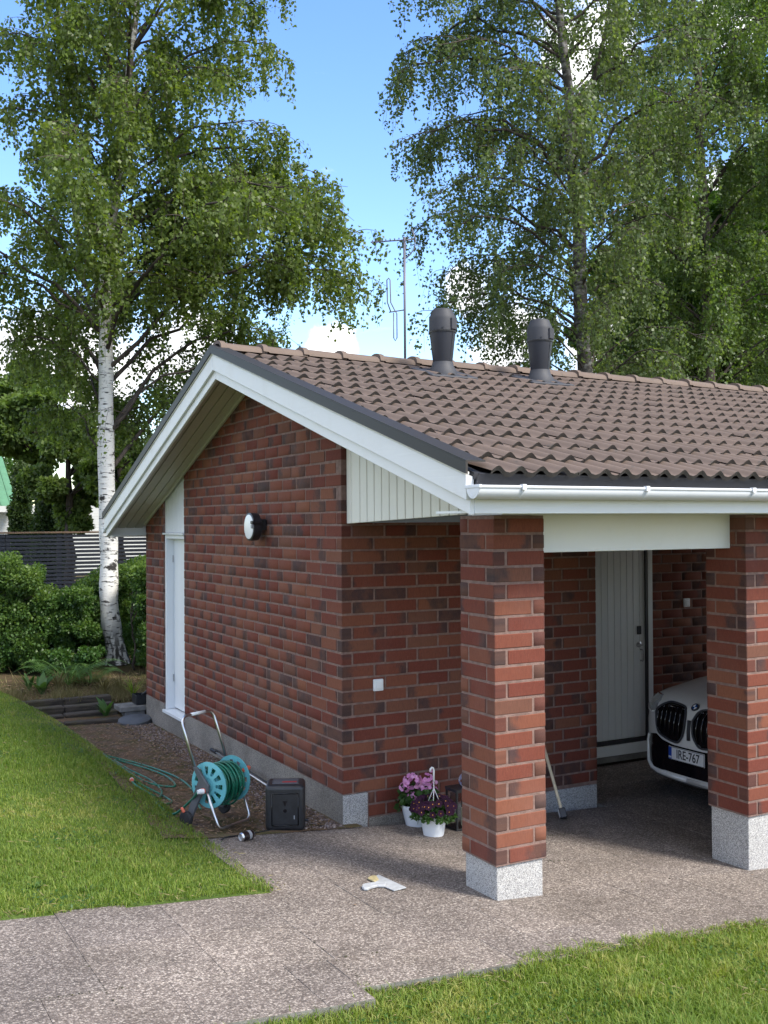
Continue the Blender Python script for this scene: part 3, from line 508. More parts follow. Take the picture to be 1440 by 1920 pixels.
# plinths
MB().box((-.001,.0,-.35),(.12,Yd0,Zg-.001)).build('plinth','plinth_render',house); MB().box((-.001,Yd1,-.35),(.12,Yend,Zg-.001)).build('plinth','plinth_render',house)
for (y0,y1) in ((.0,1.9),(1.906,4.05)): pass
MB().box((.0,-.004,-.3),(.222,.10,Zg-.004)).build('corner_block','granite',house,bevel=.004)
MB().box((1.2,-.006,-.35),(XE-.01,.10,.005)).build('plinth_block','granite',house,bevel=.003)
MB().box((.232,.0,-.3),(1.2,.10,.024)).build('plinth','plinth_render',house)
# ---- realise the bricks
def brick_mesh(L):
    bm=bmesh.new(); bmesh.ops.create_cube(bm,size=1.); bmesh.ops.scale(bm,vec=(L,BT,BH),verts=bm.verts)
    bmesh.ops.bevel(bm,geom=bm.edges[:],offset=.0042,segments=1,affect='EDGES')
    uvl=bm.loops.layers.uv.new('uv')
    for f in bm.faces:
        for l in f.loops: l[uvl].uv=(l.vert.co.x/L+.5,l.vert.co.z/BH+.5)
    me=bpy.data.meshes.new('brick'); bm.to_mesh(me); bm.free(); me.materials.append(M['brick']); return me
BM={}
def bmesh_for(L):
    k=round(L/.02)*.02 if abs(L-.286)>.008 else .286
    if k not in BM: BM[k]=brick_mesh(k if k!=.286 else .2855)
    return k,BM[k]
cand=[]
for i,(c,L,ax,wl,nr) in enumerate(bricks):
    f=np.array(c)+np.array(nr)*.043; x,y,z=pj(f); view=(CAM-f)/np.linalg.norm(CAM-f); fac=view@np.array(nr)
    vis=(-20<x<1460) and (z>0) and fac>.05
    if wl is outer: vis=False
    if wl is ret: vis=False
    if wl is side and (870<x<1022): vis=False
    if wl is back and not(1215<x<1330 and y<1300): vis=False
    if wl is P2 and nr[0]<0 and x<1320: vis=False
    if y<965 and wl in (P1,P2): vis=False
    area=fac*L*BH/z**2
    # pillar bricks also show their end faces
    if wl is P1 and (nr[0]>0 or nr[1]>0): vis=False
    cand.append((area if vis else 0,i))
cand.sort(reverse=True); chosen=set(i for a,i in cand[:298] if a>0)
groups={}
for i,(c,L,ax,wl,nr) in enumerate(bricks):
    rr=random.Random(i*7+3); col=(rr.random(),rr.random(),rr.random()**.85,1.); k,me=bmesh_for(L)
    jit=Vector((rr.uniform(-.0015,.0015),rr.uniform(-.0015,.0015),rr.uniform(-.0016,.0016))); rz=R(90) if ax==1 else 0.
    if rr.random()<.5 and L>.2: rz+=math.pi
    loc=Vector(c)+jit; rot=(rr.uniform(-.006,.006),rr.uniform(-.004,.004),rz+rr.uniform(-.003,.003))
    sc=L/(k if k!=.286 else .2855)
    if i in chosen:
        o=bpy.data.objects.new('brick',me); COL.objects.link(o); o.parent=wl; o.location=loc; o.rotation_euler=rot; o.scale=(sc,1,1); o.color=col
    else: groups.setdefault(wl.name,[]).append((loc,rot,sc,me,col,wl))
from mathutils import Euler
for nm,lst in groups.items():
    V=[];F3=[];UV=[];C=[];off=0; loops=[];starts=[];tot=[]
    for loc,rot,sc,me,col,wl in lst:
        mt=np.array(Matrix.Translation(loc)@Euler(rot).to_matrix().to_4x4()@Matrix.Diagonal((sc,1,1,1))); n=len(me.vertices)
        co=np.empty(n*3); me.vertices.foreach_get('co',co); co=co.reshape(-1,3); V.append(co@mt[:3,:3].T+mt[:3,3])
        li=np.empty(len(me.loops),np.int32); me.loops.foreach_get('vertex_index',li); uv=np.empty(len(me.loops)*2); me.uv_layers['uv'].data.foreach_get('uv',uv)
        lt=np.empty(len(me.polygons),np.int32); me.polygons.foreach_get('loop_total',lt)
        loops.append(li+off); UV.append(uv); tot.append(lt); C.append(np.tile(np.array(col),(n,1))); off+=n
    me=bpy.data.meshes.new('brickwork'); V=np.concatenate(V); L_=np.concatenate(loops); T=np.concatenate(tot)
    me.vertices.add(len(V)); me.vertices.foreach_set('co',V.astype(np.float32).ravel()); me.loops.add(len(L_)); me.loops.foreach_set('vertex_index',L_)
    me.polygons.add(len(T)); me.polygons.foreach_set('loop_start',np.concatenate([[0],np.cumsum(T)[:-1]]).astype(np.int32)); me.polygons.foreach_set('loop_total',T)
    uvl=me.uv_layers.new(name='uv'); uvl.data.foreach_set('uv',np.concatenate(UV).astype(np.float32))
    a=me.attributes.new('bcol','FLOAT_COLOR','POINT'); a.data.foreach_set('color',np.concatenate(C).astype(np.float32).ravel())
    me.materials.append(M['brick']); me.update(calc_edges=True); me.validate()
    o=bpy.data.objects.new('brickwork',me); COL.objects.link(o); o.parent=lst[0][5]; o.color=(0,0,0,1); o['kind']='stuff'
for o in bpy.data.objects:
    if o.type=='MESH' and o.name.startswith('brick') and o.data.name.startswith('brickwork'): o.color=(0,0,0,1)

# ---- roof
EY=-2.62; 
def ztile(y): return zlow(y)+np.where(np.asarray(y)<RY,.252,.262)           # battens' plane
sl=math.atan(.304); TW=.154*2; TL=.415; GA=.345
roof=MB()
x0,x1=-OV+.02,7.45
roof.prism([(x0,EY+.06,float(zlow(EY+.06))+.20),(x0,RY,float(zlow(RY))+.22),(x0,5.80,float(zlow(5.80))+.20),(x0,5.80,float(zlow(5.80))+.245),(x0,RY,float(zlow(RY))+.262),(x0,EY+.06,float(zlow(EY+.06))+.240)],(x1-x0,0,0))
roof=roof.build('roof','dark_sheet',house)
def tile_arrays():
    nc=16; us=np.concatenate([np.array([0,.10,.19,.28,.37,.46,.60,.80])*.154,.154+np.array([0,.10,.19,.28,.37,.46,.60,.80])*.154,[TW]]); ph=(us%.154)/.154; hz=.039*(.5+.5*np.cos(2*math.pi*(ph-.28)))**1.5
    v=[];f=[];mi=[]
    for (yy,zz) in ((0.,.034),(TL,.0)): v+=[(u,yy,zz+h_) for u,h_ in zip(us,hz)]
    v+=[(u,.008,.034+h_-.029) for u,h_ in zip(us,hz)]
    n=nc+1
    for i in range(nc): f.append((i,i+1,n+i+1,n+i)); mi.append(0)
    for i in range(nc): f.append((2*n+i,2*n+i+1,i+1,i)); mi.append(1)
    return v,f,mi
tv,tf,tm=tile_arrays(); tme=bpy.data.meshes.new('roof_tile'); tme.from_pydata(tv,[],tf); tme.materials.append(M['roof_tile']); tme.materials.append(M['tile_edge']); tme.polygons.foreach_set('material_index',tm)
tme.polygons.foreach_set('use_smooth',[m_==0 for m_ in tm]); tme.update(); tme.set_sharp_from_angle(angle=R(50))
rows=13; rest=[]; nt_=0
slope_len=(RY-EY)/math.cos(sl)
for r_ in range(rows):
    d=r_*GA-.02; y=EY+d*math.cos(sl); z=float(zlow(EY))+.232+d*math.sin(sl)
    if y>RY-.1: break
    for k in range(25):
        x=-.375+TW*k; px_,py_,_=pj((x+.15,y,z+.05)); rr=random.Random(r_*100+k)
        loc=(x+rr.uniform(-.003,.003),y+rr.uniform(-.007,.007),z+rr.uniform(-.003,.003)); rot=(sl+rr.uniform(-.008,.008),rr.uniform(-.008,.008),rr.uniform(-.006,.006))
        if px_<1475 and nt_<298:
            o=bpy.data.objects.new('roof_tile',tme); COL.objects.link(o); o.parent=roof; o.location=loc; o.rotation_euler=rot; nt_+=1
        elif x<7.3: rest.append((loc,rot))
V=[];F=[];MI=[]
for loc,rot in rest:
    mt=np.array(Matrix.Translation(loc)@Euler(rot).to_matrix().to_4x4()); o_=len(V); V+=[tuple(mt[:3,:3]@np.array(p)+mt[:3,3]) for p in tv]; F+=[tuple(i+o_ for i in q) for q in tf]; MI+=tm
for r_ in range(14):                                             # back slope
    slb=math.atan(.357); d=r_*GA-.02; y=5.86-d*math.cos(slb); z=float(zlow(5.86))+.232+d*math.sin(slb)
    if y<RY+.1: break
    for k in range(25):
        mt=np.array(Matrix.Translation((-.375+TW*(k+1),y,z))@Euler((0,0,math.pi)).to_matrix().to_4x4()@Euler((slb,0,0)).to_matrix().to_4x4()); o_=len(V)
        V+=[tuple(mt[:3,:3]@np.array(p)+mt[:3,3]) for p in tv]; F+=[tuple(i+o_ for i in q) for q in tf]; MI+=tm
mb=MB(); mb.v=V; mb.f=F; mb.mi=MI; o=mb.build('tile_field',['roof_tile','tile_edge'],roof,fix=False,smooth='auto'); o['kind']='stuff'
# ridge tiles
RZ=float(zlow(RY))+.262
def ridge_mesh():
    mb=MB(); n=9; L=.455; prof=[]
    for i in range(n):
        a=math.pi*(i/(n-1)); prof.append((math.cos(a)*.125,math.sin(a)**.8*.078))
    vs=[(0.,y_*1.06,z_*1.10+.012) for y_,z_ in prof]+[(.05,y_*1.06,z_*1.10+.010) for y_,z_ in prof]+[(.065,y_,z_+.002) for y_,z_ in prof]+[(L,y_*.95,z_*.95-.006) for y_,z_ in prof]+[(0.,y_*.88,z_*.88) for y_,z_ in prof]
    fs=[]
    for a in range(3):
        for i in range(n-1): fs.append((a*n+i,a*n+i+1,(a+1)*n+i+1,(a+1)*n+i))
    fs+= [(4*n+i,4*n+i+1,i+1,i) for i in range(n-1)]
    mb.add(vs,fs); return mb
rm=ridge_mesh().build('ridge_tile','roof_tile',roof,smooth='auto',fix=False); rm.location=(-.44,RY,RZ-.006)
for k in range(1,19):
    o=bpy.data.objects.new('ridge_tile',rm.data); COL.objects.link(o); o.parent=roof; o.location=(-.44+.411*k,RY+random.uniform(-.004,.004),RZ-.006+random.uniform(-.003,.003)); o.rotation_euler=(random.uniform(-.01,.01),random.uniform(-.006,.006),0)
# barge boards: two layers each side, flashing above
def rake(name,m,ya,yb,xa,xb,lo,hi,bev=.003):
    a,b=(ya,float(zlow(ya))),(yb,float(zlow(yb)))
    return MB().prism([(xa,a[0],a[1]+lo),(xa,b[0],b[1]+lo),(xa,b[0],b[1]+hi),(xa,a[0],a[1]+hi)],(xb-xa,0,0)).build(name,m,house,bevel=bev)
YR,YL=-2.545,5.83; e_=1e-3
for (ya,yb) in ((YR,RY-e_),(RY+e_,YL)):
    rake('barge_board','paint_white',ya,yb,-OV,-OV+.028,0.,.215); 
    rake('barge_board','paint_white',ya,yb,-OV-.026,-OV-.002,.082,.222)
    rake('barge_strip','paint_cream',ya,yb,-OV-.034,-OV-.002,.224,.240)
    rake('verge_flashing','flashing',ya-(.03 if ya<0 else 0),yb+(.03 if yb>3 else 0),-OV-.046,-OV-.032,.236,.304,0)
    rake('verge_flashing','flashing',ya-(.03 if ya<0 else 0),yb+(.03 if yb>3 else 0),-OV-.046,-OV+.085,.305,.313,0)
# soffit boards under the gable overhang
for k in range(4):
    xa=-OV+.030+.1085*k; xb=xa+.0985
    for (ya,yb) in ((-2.52,RY-.0),(RY+.0,5.80)): rake('soffit_board','paint_soffit',ya,yb,xa,xb,.100,.118,.002)
for (ya,yb) in ((-2.52,RY),(RY,5.80)): rake('soffit_backing','soffit_dark',ya,yb,-OV+.03,-.001,.1195,.128,0)
for (ya,yb) in ((Yd0,RY),): pass
rake('soffit_trim','paint_soffit',RY+.001,Yend,-.026,-.002,.062,.099,.002); rake('soffit_trim','paint_soffit',-2.1,RY-.001,-.026,-.002,.062,.099,.002)
# eaves: fascia, drip, gutter, soffit
zF0,zF1=2.437,2.60
MB().box((-OV+.029,-2.545,zF0),(7.4,-2.52,zF1)).build('fascia_board','paint_white_x',house,bevel=.003)
MB().prism([(-OV+.03,-2.556,2.575),(-OV+.03,-2.60,2.66),(-OV+.03,-2.585,2.665),(-OV+.03,-2.547,2.60)],(7.8,0,0)).build('drip_edge','dark_sheet',house)
MB().box((-OV+.03,5.805,2.24),(7.4,5.83,2.42)).build('fascia_board','paint_white_x',house,bevel=.003)
MB().box((-OV+.03,5.62,2.232),(7.4,5.804,2.248)).build('eaves_soffit','paint_soffit',house)
MB().box((-OV+.03,-2.518,2.441),(7.4,-2.13,2.455)).build('eaves_soffit','paint_white_x',house)
def gutter(yc,zc,xa,xb,sgn):
    n=14; r=.064; prof=[(yc+sgn*0+r*math.cos(math.pi+math.pi*i/n),zc+r*math.sin(math.pi+math.pi*i/n)) for i in range(n+1)]
    mb=MB(); k=n+1; inner=[(yc+(r-.004)*math.cos(math.pi+math.pi*i/n),zc+(r-.004)*math.sin(math.pi+math.pi*i/n)) for i in range(n+1)]
    vs=[(x,y,z) for x in (xa,xb) for (y,z) in prof]+[(x,y,z) for x in (xa,xb) for (y,z) in inner]
    fs=[(i,i+1,k+i+1,k+i) for i in range(n)]+[(2*k+i,3*k+i,3*k+i+1,2*k+i+1) for i in range(n)]
    mb.add(vs,fs); mb.tube([(xa,yc-sgn*r,zc+.003),(xb,yc-sgn*r,zc+.003)],.0085,8)
    g=mb.build('gutter','gutter_white',house,smooth='auto',fix=False)
    mb=MB(); pc=[(xa+.002,yc,zc-.001)]+[(xa+.002,y,z) for y,z in prof]; mb.add(pc+[(p[0]-.010,p[1],p[2]) for p in pc],[(0,i,i+1) for i in range(1,k)]+[(k+1,k+1+i+1,k+1+i) for i in range(1,k)]+[(i,k+1+i,k+2+i,i+1) for i in range(1,k)])
    mb.tube([(xa-.004,yc-.5*r,zc-.0),(xa-.004,yc-.5*r,zc-.035),(xa-.004,yc,zc-.052),(xa-.004,yc+.5*r,zc-.035),(xa-.004,yc+.5*r,zc)],.006,6)
    mb.box((xa-.012,yc-r-.010,zc-.004),(xa+.004,yc+r+.012,zc+.014)); mb.build('end_cap','gutter_white',g,fix=True,bevel=.0015)
    return g
g1=gutter(-2.615,2.582,-OV-.02,7.45,1)
for xb_ in (-.19,.72,1.62,2.52,3.42,4.32):
    mb=MB(); n=12; r=.0665
    pts=[(xb_,-2.615+r*math.cos(math.pi+math.pi*i/n),2.582+r*math.sin(math.pi+math.pi*i/n)) for i in range(n+1)]
    for (a,b) in zip(pts[:-1],pts[1:]): mb.prism([a,b,(b[0]+.014,b[1],b[2]),(a[0]+.014,a[1],a[2])],(0,0,.0025))
    mb.box((xb_-.006,-2.695,2.570),(xb_+.02,-2.667,2.600)); mb.build('gutter_bracket','gutter_white',g1,fix=True)
gutter(5.905,2.345,-OV-.02,7.45,-1)
# carport ceiling, beam, gable cladding
ce=MB()
for k in range(22): ce.box((.06,-2.11+.0+.15*k,2.434),(7.3,-2.11+.147+.15*k,2.448))
for k in range(22): pass
def ceiling():
    for k in range(21): MB().box((.06,-2.125+.156*k,2.434),(7.3,-2.125+.152+.156*k,2.448)).build('ceiling_board','paint_white_x',house)
ceiling()
MB().box((.388,-1.978,2.19),(2.170,-1.925,2.443)).build('beam','paint_white_x',house,bevel=.004)
yb=[-.006-.118*k for k in range(16)]
for k in range(15):
    ya,yb_=yb[k+1]+.009,yb[k]-.0
    if k==0: ya=-.085
    elif k==1: yb_=-.090
    if yb_<-1.735: break
    ya=max(ya,-1.738); zb=lambda y:2.384-.0*y+(-y)*.033
    MB().prism([(.045,ya,zb(ya)),(.045,yb_,zb(yb_)),(.045,yb_,float(zlow(yb_))+.13),(.045,ya,float(zlow(ya))+.13)],(.022,0,0)).build('cladding_board','paint_cream',house,bevel=.0035)
MB().prism([(.055,-1.737,2.39),(.055,-.005,2.39),(.055,-.005,float(zlow(0))+.12),(.055,-1.737,float(zlow(-1.737))+.12)],(.04,0,0)).build('cladding_backing','soffit_dark',house)
MB().box((.04,-.016,2.384),(.072,-.002,float(zlow(0))+.10)).build('cladding_trim','paint_cream',house,bevel=.002) if False else None

# ---- gable door
gd=MB().box((.115,Yd0+.05,.19),(.155,Yd1-.05,2.215)).build('gable_door','door_white',house,bevel=.003)
for (a,b) in (((.02,Yd1-.048,.172),(.17,Yd1-.002,2.262)),((.02,Yd0+.002,.172),(.17,Yd0+.046,2.262)),((.02,Yd0+.046,2.216),(.17,Yd1-.048,2.262))): MB().box(a,b).build('door_frame','door_white',gd,bevel=.003)
MB().box((-.012,Yd0+.004,2.264),(.12,Yd1-.004,2.285)).build('transom','door_white',gd,bevel=.002)
MB().box((-.022,Yd0+.002,.135),(.17,Yd1-.002,.170)).build('sill','door_white',gd,bevel=.003)
MB().box((.0,Yd0+.001,-.3),(.12,Yd1-.001,.134)).build('threshold','plinth_render',gd)
for k in range(8):
    ya=Yd0+.004+.1*k; ybb=min(ya+.094,Yd1-.004)
    MB().prism([(.022,ya,2.287),(.022,ybb,2.287),(.022,ybb,float(zlow(ybb))+.12),(.022,ya,float(zlow(ya))+.12)],(.03,0,0)).build('panel_board','door_white',gd,bevel=.004)
MB().box((.055,Yd0,2.28),(.115,Yd1,float(zlow(Yd0))+.05)).build('panel_backing','soffit_dark',gd)
for z in (.5,1.93): MB().tube([(.105,Yd1-.052,z),(.105,Yd1-.052,z+.085)],.008,8).build('hinge','steel',gd,smooth='auto')
# ---- carport door
cdr=empty('carport_door',(0,0,0)); cdr.parent=house
leaf=MB().box((DX0+.05,1.20,.055),(DX1-.0,1.24,2.09)).build('door_leaf','door_leaf_white',cdr,bevel=.002)
for k in range(9):
    xa=DX0+.052+.0885*k; MB().box((xa+.002,1.190,.06),(xa+.0845,1.1995,2.085)).build('door_board','door_leaf_white',leaf,bevel=.003)
MB().box((DX1+.002,1.165,-.16),(DX1+.03,1.26,2.12)).build('door_frame','dark_sheet',cdr); MB().box((DX1+.031,1.160,-.16),(DX1+.095,1.26,2.12)).build('door_frame','door_leaf_white',cdr,bevel=.003); MB().box((DX0,1.165,-.16),(DX0+.048,1.26,2.12)).build('door_frame','door_leaf_white',cdr,bevel=.003)
MB().box((DX0,1.17,.012),(DX1,1.25,.05)).build('threshold','dark_sheet',cdr); MB().box((DX0,1.15,-.10),(DX1,1.25,.009)).build('threshold','door_leaf_white',cdr,bevel=.003); MB().box((DX0,1.155,-.165),(DX1,1.25,-.102)).build('threshold','concrete',cdr)
hx=DX1-.085
MB().box((hx-.028,1.172,1.165),(hx+.028,1.189,1.255)).build('keypad','black_plastic',leaf,bevel=.004)
hd=MB().lathe([(.032,0),(.032,.012),(.02,.016),(.012,.02),(.012,.05)],(hx,1.189,1.055),16,(0,-1,0)); hd.tube([(hx,1.145,1.055),(hx-.03,1.142,1.053),(hx-.065,1.145,1.048)],.009,8); hd.build('door_knob','steel',leaf,smooth='auto')
MB().tube([(hx+.02,1.185,1.0),(hx+.02,1.15,1.0),(hx+.02,1.14,.99),(hx+.02,1.14,.89),(hx+.02,1.15,.88),(hx+.02,1.185,.88)],.008,8).build('pull_handle','steel',leaf,smooth='auto')
# ---- roof ventilators
def vent(x,y):
    z=float(zlow(y))+.27; v=empty('roof_vent',(x,y,z)); v.parent=house; c=(x,y,z)
    MB().lathe([(.140,-.02),(.135,.03),(.108,.075),(.100,.115)],c,28).build('vent_collar','vent_base',v,smooth='auto')
    mb=MB(); mb.obox((x,y-.03,z-.0),(.26,0,0),(0,.21*math.cos(sl),.21*math.sin(sl)),(0,-.012*math.sin(sl),.012)); mb.build('base_plate','vent_base',v,bevel=.006)
    MB().lathe([(.090,.10),(.096,.12),(.126,.385),(.128,.40)],c,28).build('vent_body','vent_body',v,smooth='auto')
    MB().lathe([(.135,.398),(.137,.412),(.130,.418)],c,28).build('rim','black_plastic',v,smooth='auto')
    cp=MB().lathe([(.132,.415),(.130,.53),(.125,.555),(.104,.60),(.098,.622),(.086,.628)],c,28).build('vent_cowl','vent_cap',v,smooth='auto')
    MB().obox((x+.050,y-.118,z+.475),(.038,.014,0),(-.006,.016,0),(0,0,.055)).build('vent_box','vent_cap',cp,bevel=.004)
    MB().lathe([(.009,0),(.009,.006)],(x-.065,y-.114,z+.435),10,(-.48,-.87,0)).build('bolt','black_plastic',cp)
    mb=MB(); mb.tube([(x+.028,y-.091,z+.12),(x+.042,y-.121,z+.39)],.004,6); mb.build('seam','black_plastic',v)
vent(1.675,1.16); vent(2.845,1.16)

# ------------------------------------------------------------------ things fixed to the house
def mk(name,loc,label,cat,group=None): return empty(name,loc,label,cat,group)
t=mk('wall_lamp',(0,1.62,2.36),'round black wall lamp with white disc on the gable brickwork','lamp')
MB().box((-.07,1.555,2.33),(-.002,1.60,2.43)).build('mount','black_plastic',t,bevel=.006)
MB().lathe([(.128,-.075),(.130,-.04),(.130,.0),(.120,.004)],(-.135,1.66,2.36),36,(-1,0,0)).build('ring','black_plastic',t,smooth='auto')
MB().lathe([(.116,.0),(.112,.010),(.08,.016),(.002,.018)],(-.133,1.66,2.36),36,(-1,0,0)).build('diffuser','lamp_opal',t,smooth='auto')
MB().box((-.16,1.52,2.385),(-.06,1.575,2.415)).build('sensor_arm','black_plastic',t,bevel=.006); MB().box((-.158,1.535,2.345),(-.10,1.57,2.384)).build('sensor','mark_grey',t,bevel=.006)
def switch(x,y,z,label):
    t=mk('light_switch',(x,y,z),label,'switch'); p=MB().box((x-.046,y-.020,z-.048),(x+.046,y-.001,z+.048)).build('plate','switch_white',t,bevel=.008,seg=2); MB().box((x-.026,y-.030,z-.030),(x+.026,y-.0205,z+.030)).build('rocker','switch_white',t,bevel=.004)
switch(.318,0,1.083,'square white switch on the side wall above the flower pots'); switch(4.872,1.2,1.477,'square white switch on the dark wall behind the car')
t=mk('tv_antenna',(1.85,2.2,3.7),'thin dark television antenna mast rising behind the roof ridge','antenna')
ax_,ay_=1.85,2.2; k=RT*np.array([1,1,0]); k/=np.linalg.norm(k)
MB().tube([(ax_,ay_,3.75),(ax_,ay_,5.44)],.014,8).build('mast','mast',t,smooth=True)
def ap(a,z): return (ax_+k[0]*a,ay_+k[1]*a,z)
bo=MB().tube([ap(.10,5.415),ap(-.36,5.385)],.0075,6).build('boom','mast',t,smooth=True)
for i in range(9):
    a=-.34+.047*i; l=.05+.008*i; q=ap(a,5.388+.0006*i*10); MB().tube([(q[0]-FW[0]*l,q[1]-FW[1]*l,q[2]-.03),(q[0]+FW[0]*l,q[1]+FW[1]*l,q[2]+.03)],.0065,5).build('element','mast',bo)
MB().tube([ap(.0,5.20),ap(.06,5.25),ap(.11,5.32),ap(.115,5.42),ap(.08,5.53)],.007,5).build('reflector','mast',t,smooth=True)
MB().tube([ap(0,4.66),ap(-.17,4.635)],.007,6).build('side_arm','mast',t)
MB().tube([ap(-.12,4.63),ap(-.12,4.36),ap(-.105,4.33),ap(-.085,4.36),ap(-.085,4.62),ap(-.11,4.66),ap(-.15,4.74),ap(-.155,4.98),ap(-.17,5.0),ap(-.19,4.98),ap(-.185,4.74),ap(-.15,4.64)],.007,5).build('folded_dipole','mast',t,smooth=True)

# ------------------------------------------------------------------ hose reel
B=np.array([-.856,.43,.035]); A_=np.array([.88,.475,0]); A_/=np.linalg.norm(A_); N_=np.array([-A_[1],A_[0],0]); Zv=np.array([0,0,1.])
def L3(a,n,z): return B+A_*a+N_*n+Zv*z
t=mk('hose_reel',tuple(B),'turquoise garden hose reel on a silver tube trolley beside the lawn','hose reel')
hw=.185; HZ=.325
def arc(p0,c,p1,n=5): return [ (1-s)**2*np.array(p0)+2*s*(1-s)*np.array(c)+s*s*np.array(p1) for s in np.linspace(0,1,n+1)]
up=[L3(-hw,.10,.44)]+arc(L3(-hw,.225,.76),L3(-hw,.25,.825),L3(-hw+.06,.253,.835))+arc(L3(hw-.06,.253,.835),L3(hw,.25,.825),L3(hw,.225,.76))+[L3(hw,.10,.44)]
MB().tube(up,.0115,10).build('handle_tube','alu',t,smooth=True)
lo=[L3(-hw,-.02,HZ-.03)]+arc(L3(-hw,-.125,.06),L3(-hw,-.14,.012),L3(-hw+.05,-.145,.012))+arc(L3(hw-.05,-.145,.012),L3(hw,-.14,.012),L3(hw,-.125,.06))+[L3(hw,-.03,HZ-.03)]
MB().tube(lo,.0115,10).build('foot_tube','alu',t,smooth=True)
MB().tube([L3(-.07,.2535,.836),L3(.09,.2535,.836)],.0135,10).build('grip','switch_white',t,smooth=True)
for s in (-1,1):
    a=s*hw
    poly=[L3(a-.012,.125,.47),L3(a-.012,.075,.46),L3(a-.012,-.045,HZ+.01),L3(a-.012,-.04,HZ-.05),L3(a-.012,.02,HZ-.05),L3(a-.012,.135,.055),L3(a-.012,.195,.06),L3(a-.012,.085,HZ-.01),L3(a-.012,.06,HZ+.04)]
    MB().prism(poly,A_*.024).build('side_plate','grey_plastic',t,bevel=.004)
    wh=MB().lathe([(.030,-.0),(.05,.0),(.058,.008),(.058,.034),(.05,.042),(.030,.042)],L3(s*(hw+.012)-(.042 if s<0 else 0),.165,.058),24,A_).build('wheel','rubber',t,smooth='auto')
    MB().lathe([(.030,.003),(.028,.010),(.012,.013),(.012,.036),(.028,.037),(.030,.039)],L3(s*(hw+.012)-(.042 if s<0 else 0),.165,.058),16,A_).build('rim','black_plastic',wh,smooth='auto')
    a0=s*.135; n=96; mb=MB()
    # flange: disc with eleven slots
    rings=[.055,.080,.145,.168,.178]; K=88; vs=[];fs=[]
    for side_ in (0,1):
        for r_ in rings:
            for j in range(K):
                an=2*math.pi*j/K; dome=.012*(1-(r_/.178)**2)*s; vs.append(L3(a0+s*(.008 if side_ else 0)+dome,r_*math.cos(an),HZ+r_*math.sin(an)))
    Q=len(rings)*K
    for side_ in (0,1):
        for i in range(len(rings)-1):
            for j in range(K):
                if i==1 and (j%8) in (2,3,4,5): continue
                q=(side_*Q+i*K+j,side_*Q+i*K+(j+1)%K,side_*Q+(i+1)*K+(j+1)%K,side_*Q+(i+1)*K+j); fs.append(q)
    for j in range(K): fs.append(((len(rings)-1)*K+j,(len(rings)-1)*K+(j+1)%K,Q+(len(rings)-1)*K+(j+1)%K,Q+(len(rings)-1)*K+j))
    for j0 in range(0,K,8):
        for j in (j0+2,j0+3,j0+4,j0+5):
            for i in (1,2): fs.append((i*K+j,i*K+(j+1)%K,Q+i*K+(j+1)%K,Q+i*K+j))
        for j in (j0+2,j0+6): fs.append((K+j%K,2*K+j%K,Q+2*K+j%K,Q+K+j%K))
    mb.add(vs,fs); mb.lathe([(.057,-.004),(.057,.014),(.03,.018),(.001,.018)],L3(a0,0,HZ),24,A_*s,capb=False); mb.build('flange','teal',t,smooth='auto')
MB().lathe([(.09,-.13),(.09,.13)],L3(0,0,HZ),24,A_).build('drum','teal',t,smooth='auto')
hp=[]; rr=random.Random(5)
for lay,(r_,turns) in enumerate([(.100,11),(.118,10),(.134,8)]):
    m=turns*22
    for i in range(m):
        an=2*math.pi*i/22; f=i/m; aa=(-.122+.244*f) if lay%2==0 else (.122-.244*f)
        wob=.006*math.sin(an*1.7+lay)+.004*math.sin(i*.13); sag=.018*max(0,-math.sin(an))**2*(lay==2)
        hp.append(L3(aa+.010*math.sin(an*.5+lay*2)*(lay>0),(r_+wob)*math.cos(an),HZ+(r_+wob+sag*1.5)*math.sin(an)))
MB().tube(hp,.0085,7).build('wound_hose','hose_green',t,smooth=True)
mb=MB()
for i,(da,ds) in enumerate([(0.03,.02),(.06,.05),(-.02,.035)]):            # slack loops hanging under the drum
    mb.tube([L3(da+.02*math.cos(q*1.3),(.142+ds*.3)*math.cos(q),HZ+(.146+ds*(max(0,-math.sin(q))))*math.sin(q)) for q in np.linspace(math.pi*.0,math.pi*2.,40)],.0085,7)
mb.build('slack_hose','hose_green',t,smooth=True)
cr=MB().tube([L3(hw+.012,0,HZ),L3(hw+.03,0,HZ),L3(hw+.035,-.02,HZ+.07)],.010,8).build('crank','black_plastic',t,smooth=True)
MB().lathe([(.017,0),(.020,.02),(.018,.10),(.013,.11)],L3(hw+.035,-.01,HZ+.045),14,A_).build('crank_grip','orange_plastic',t,smooth='auto')
MB().lathe([(.021,0),(.021,.03),(.017,.034),(.017,.05)],L3(-hw-.014,.0,HZ-.035),14,-A_*.9+N_*.45).build('connector','switch_white',t,smooth='auto'); MB().lathe([(.022,0),(.022,.026)],L3(-hw-.005,.0,HZ-.035),14,-A_*.9+N_*.45).build('connector_ring','orange_plastic',t,smooth='auto')
MB().lathe([(.012,0),(.013,.03),(.008,.04)],L3(-hw-.055,.17,.115),12,-A_*.4+N_*.3+Zv).build('wheel_clip','orange_plastic',t,smooth='auto')
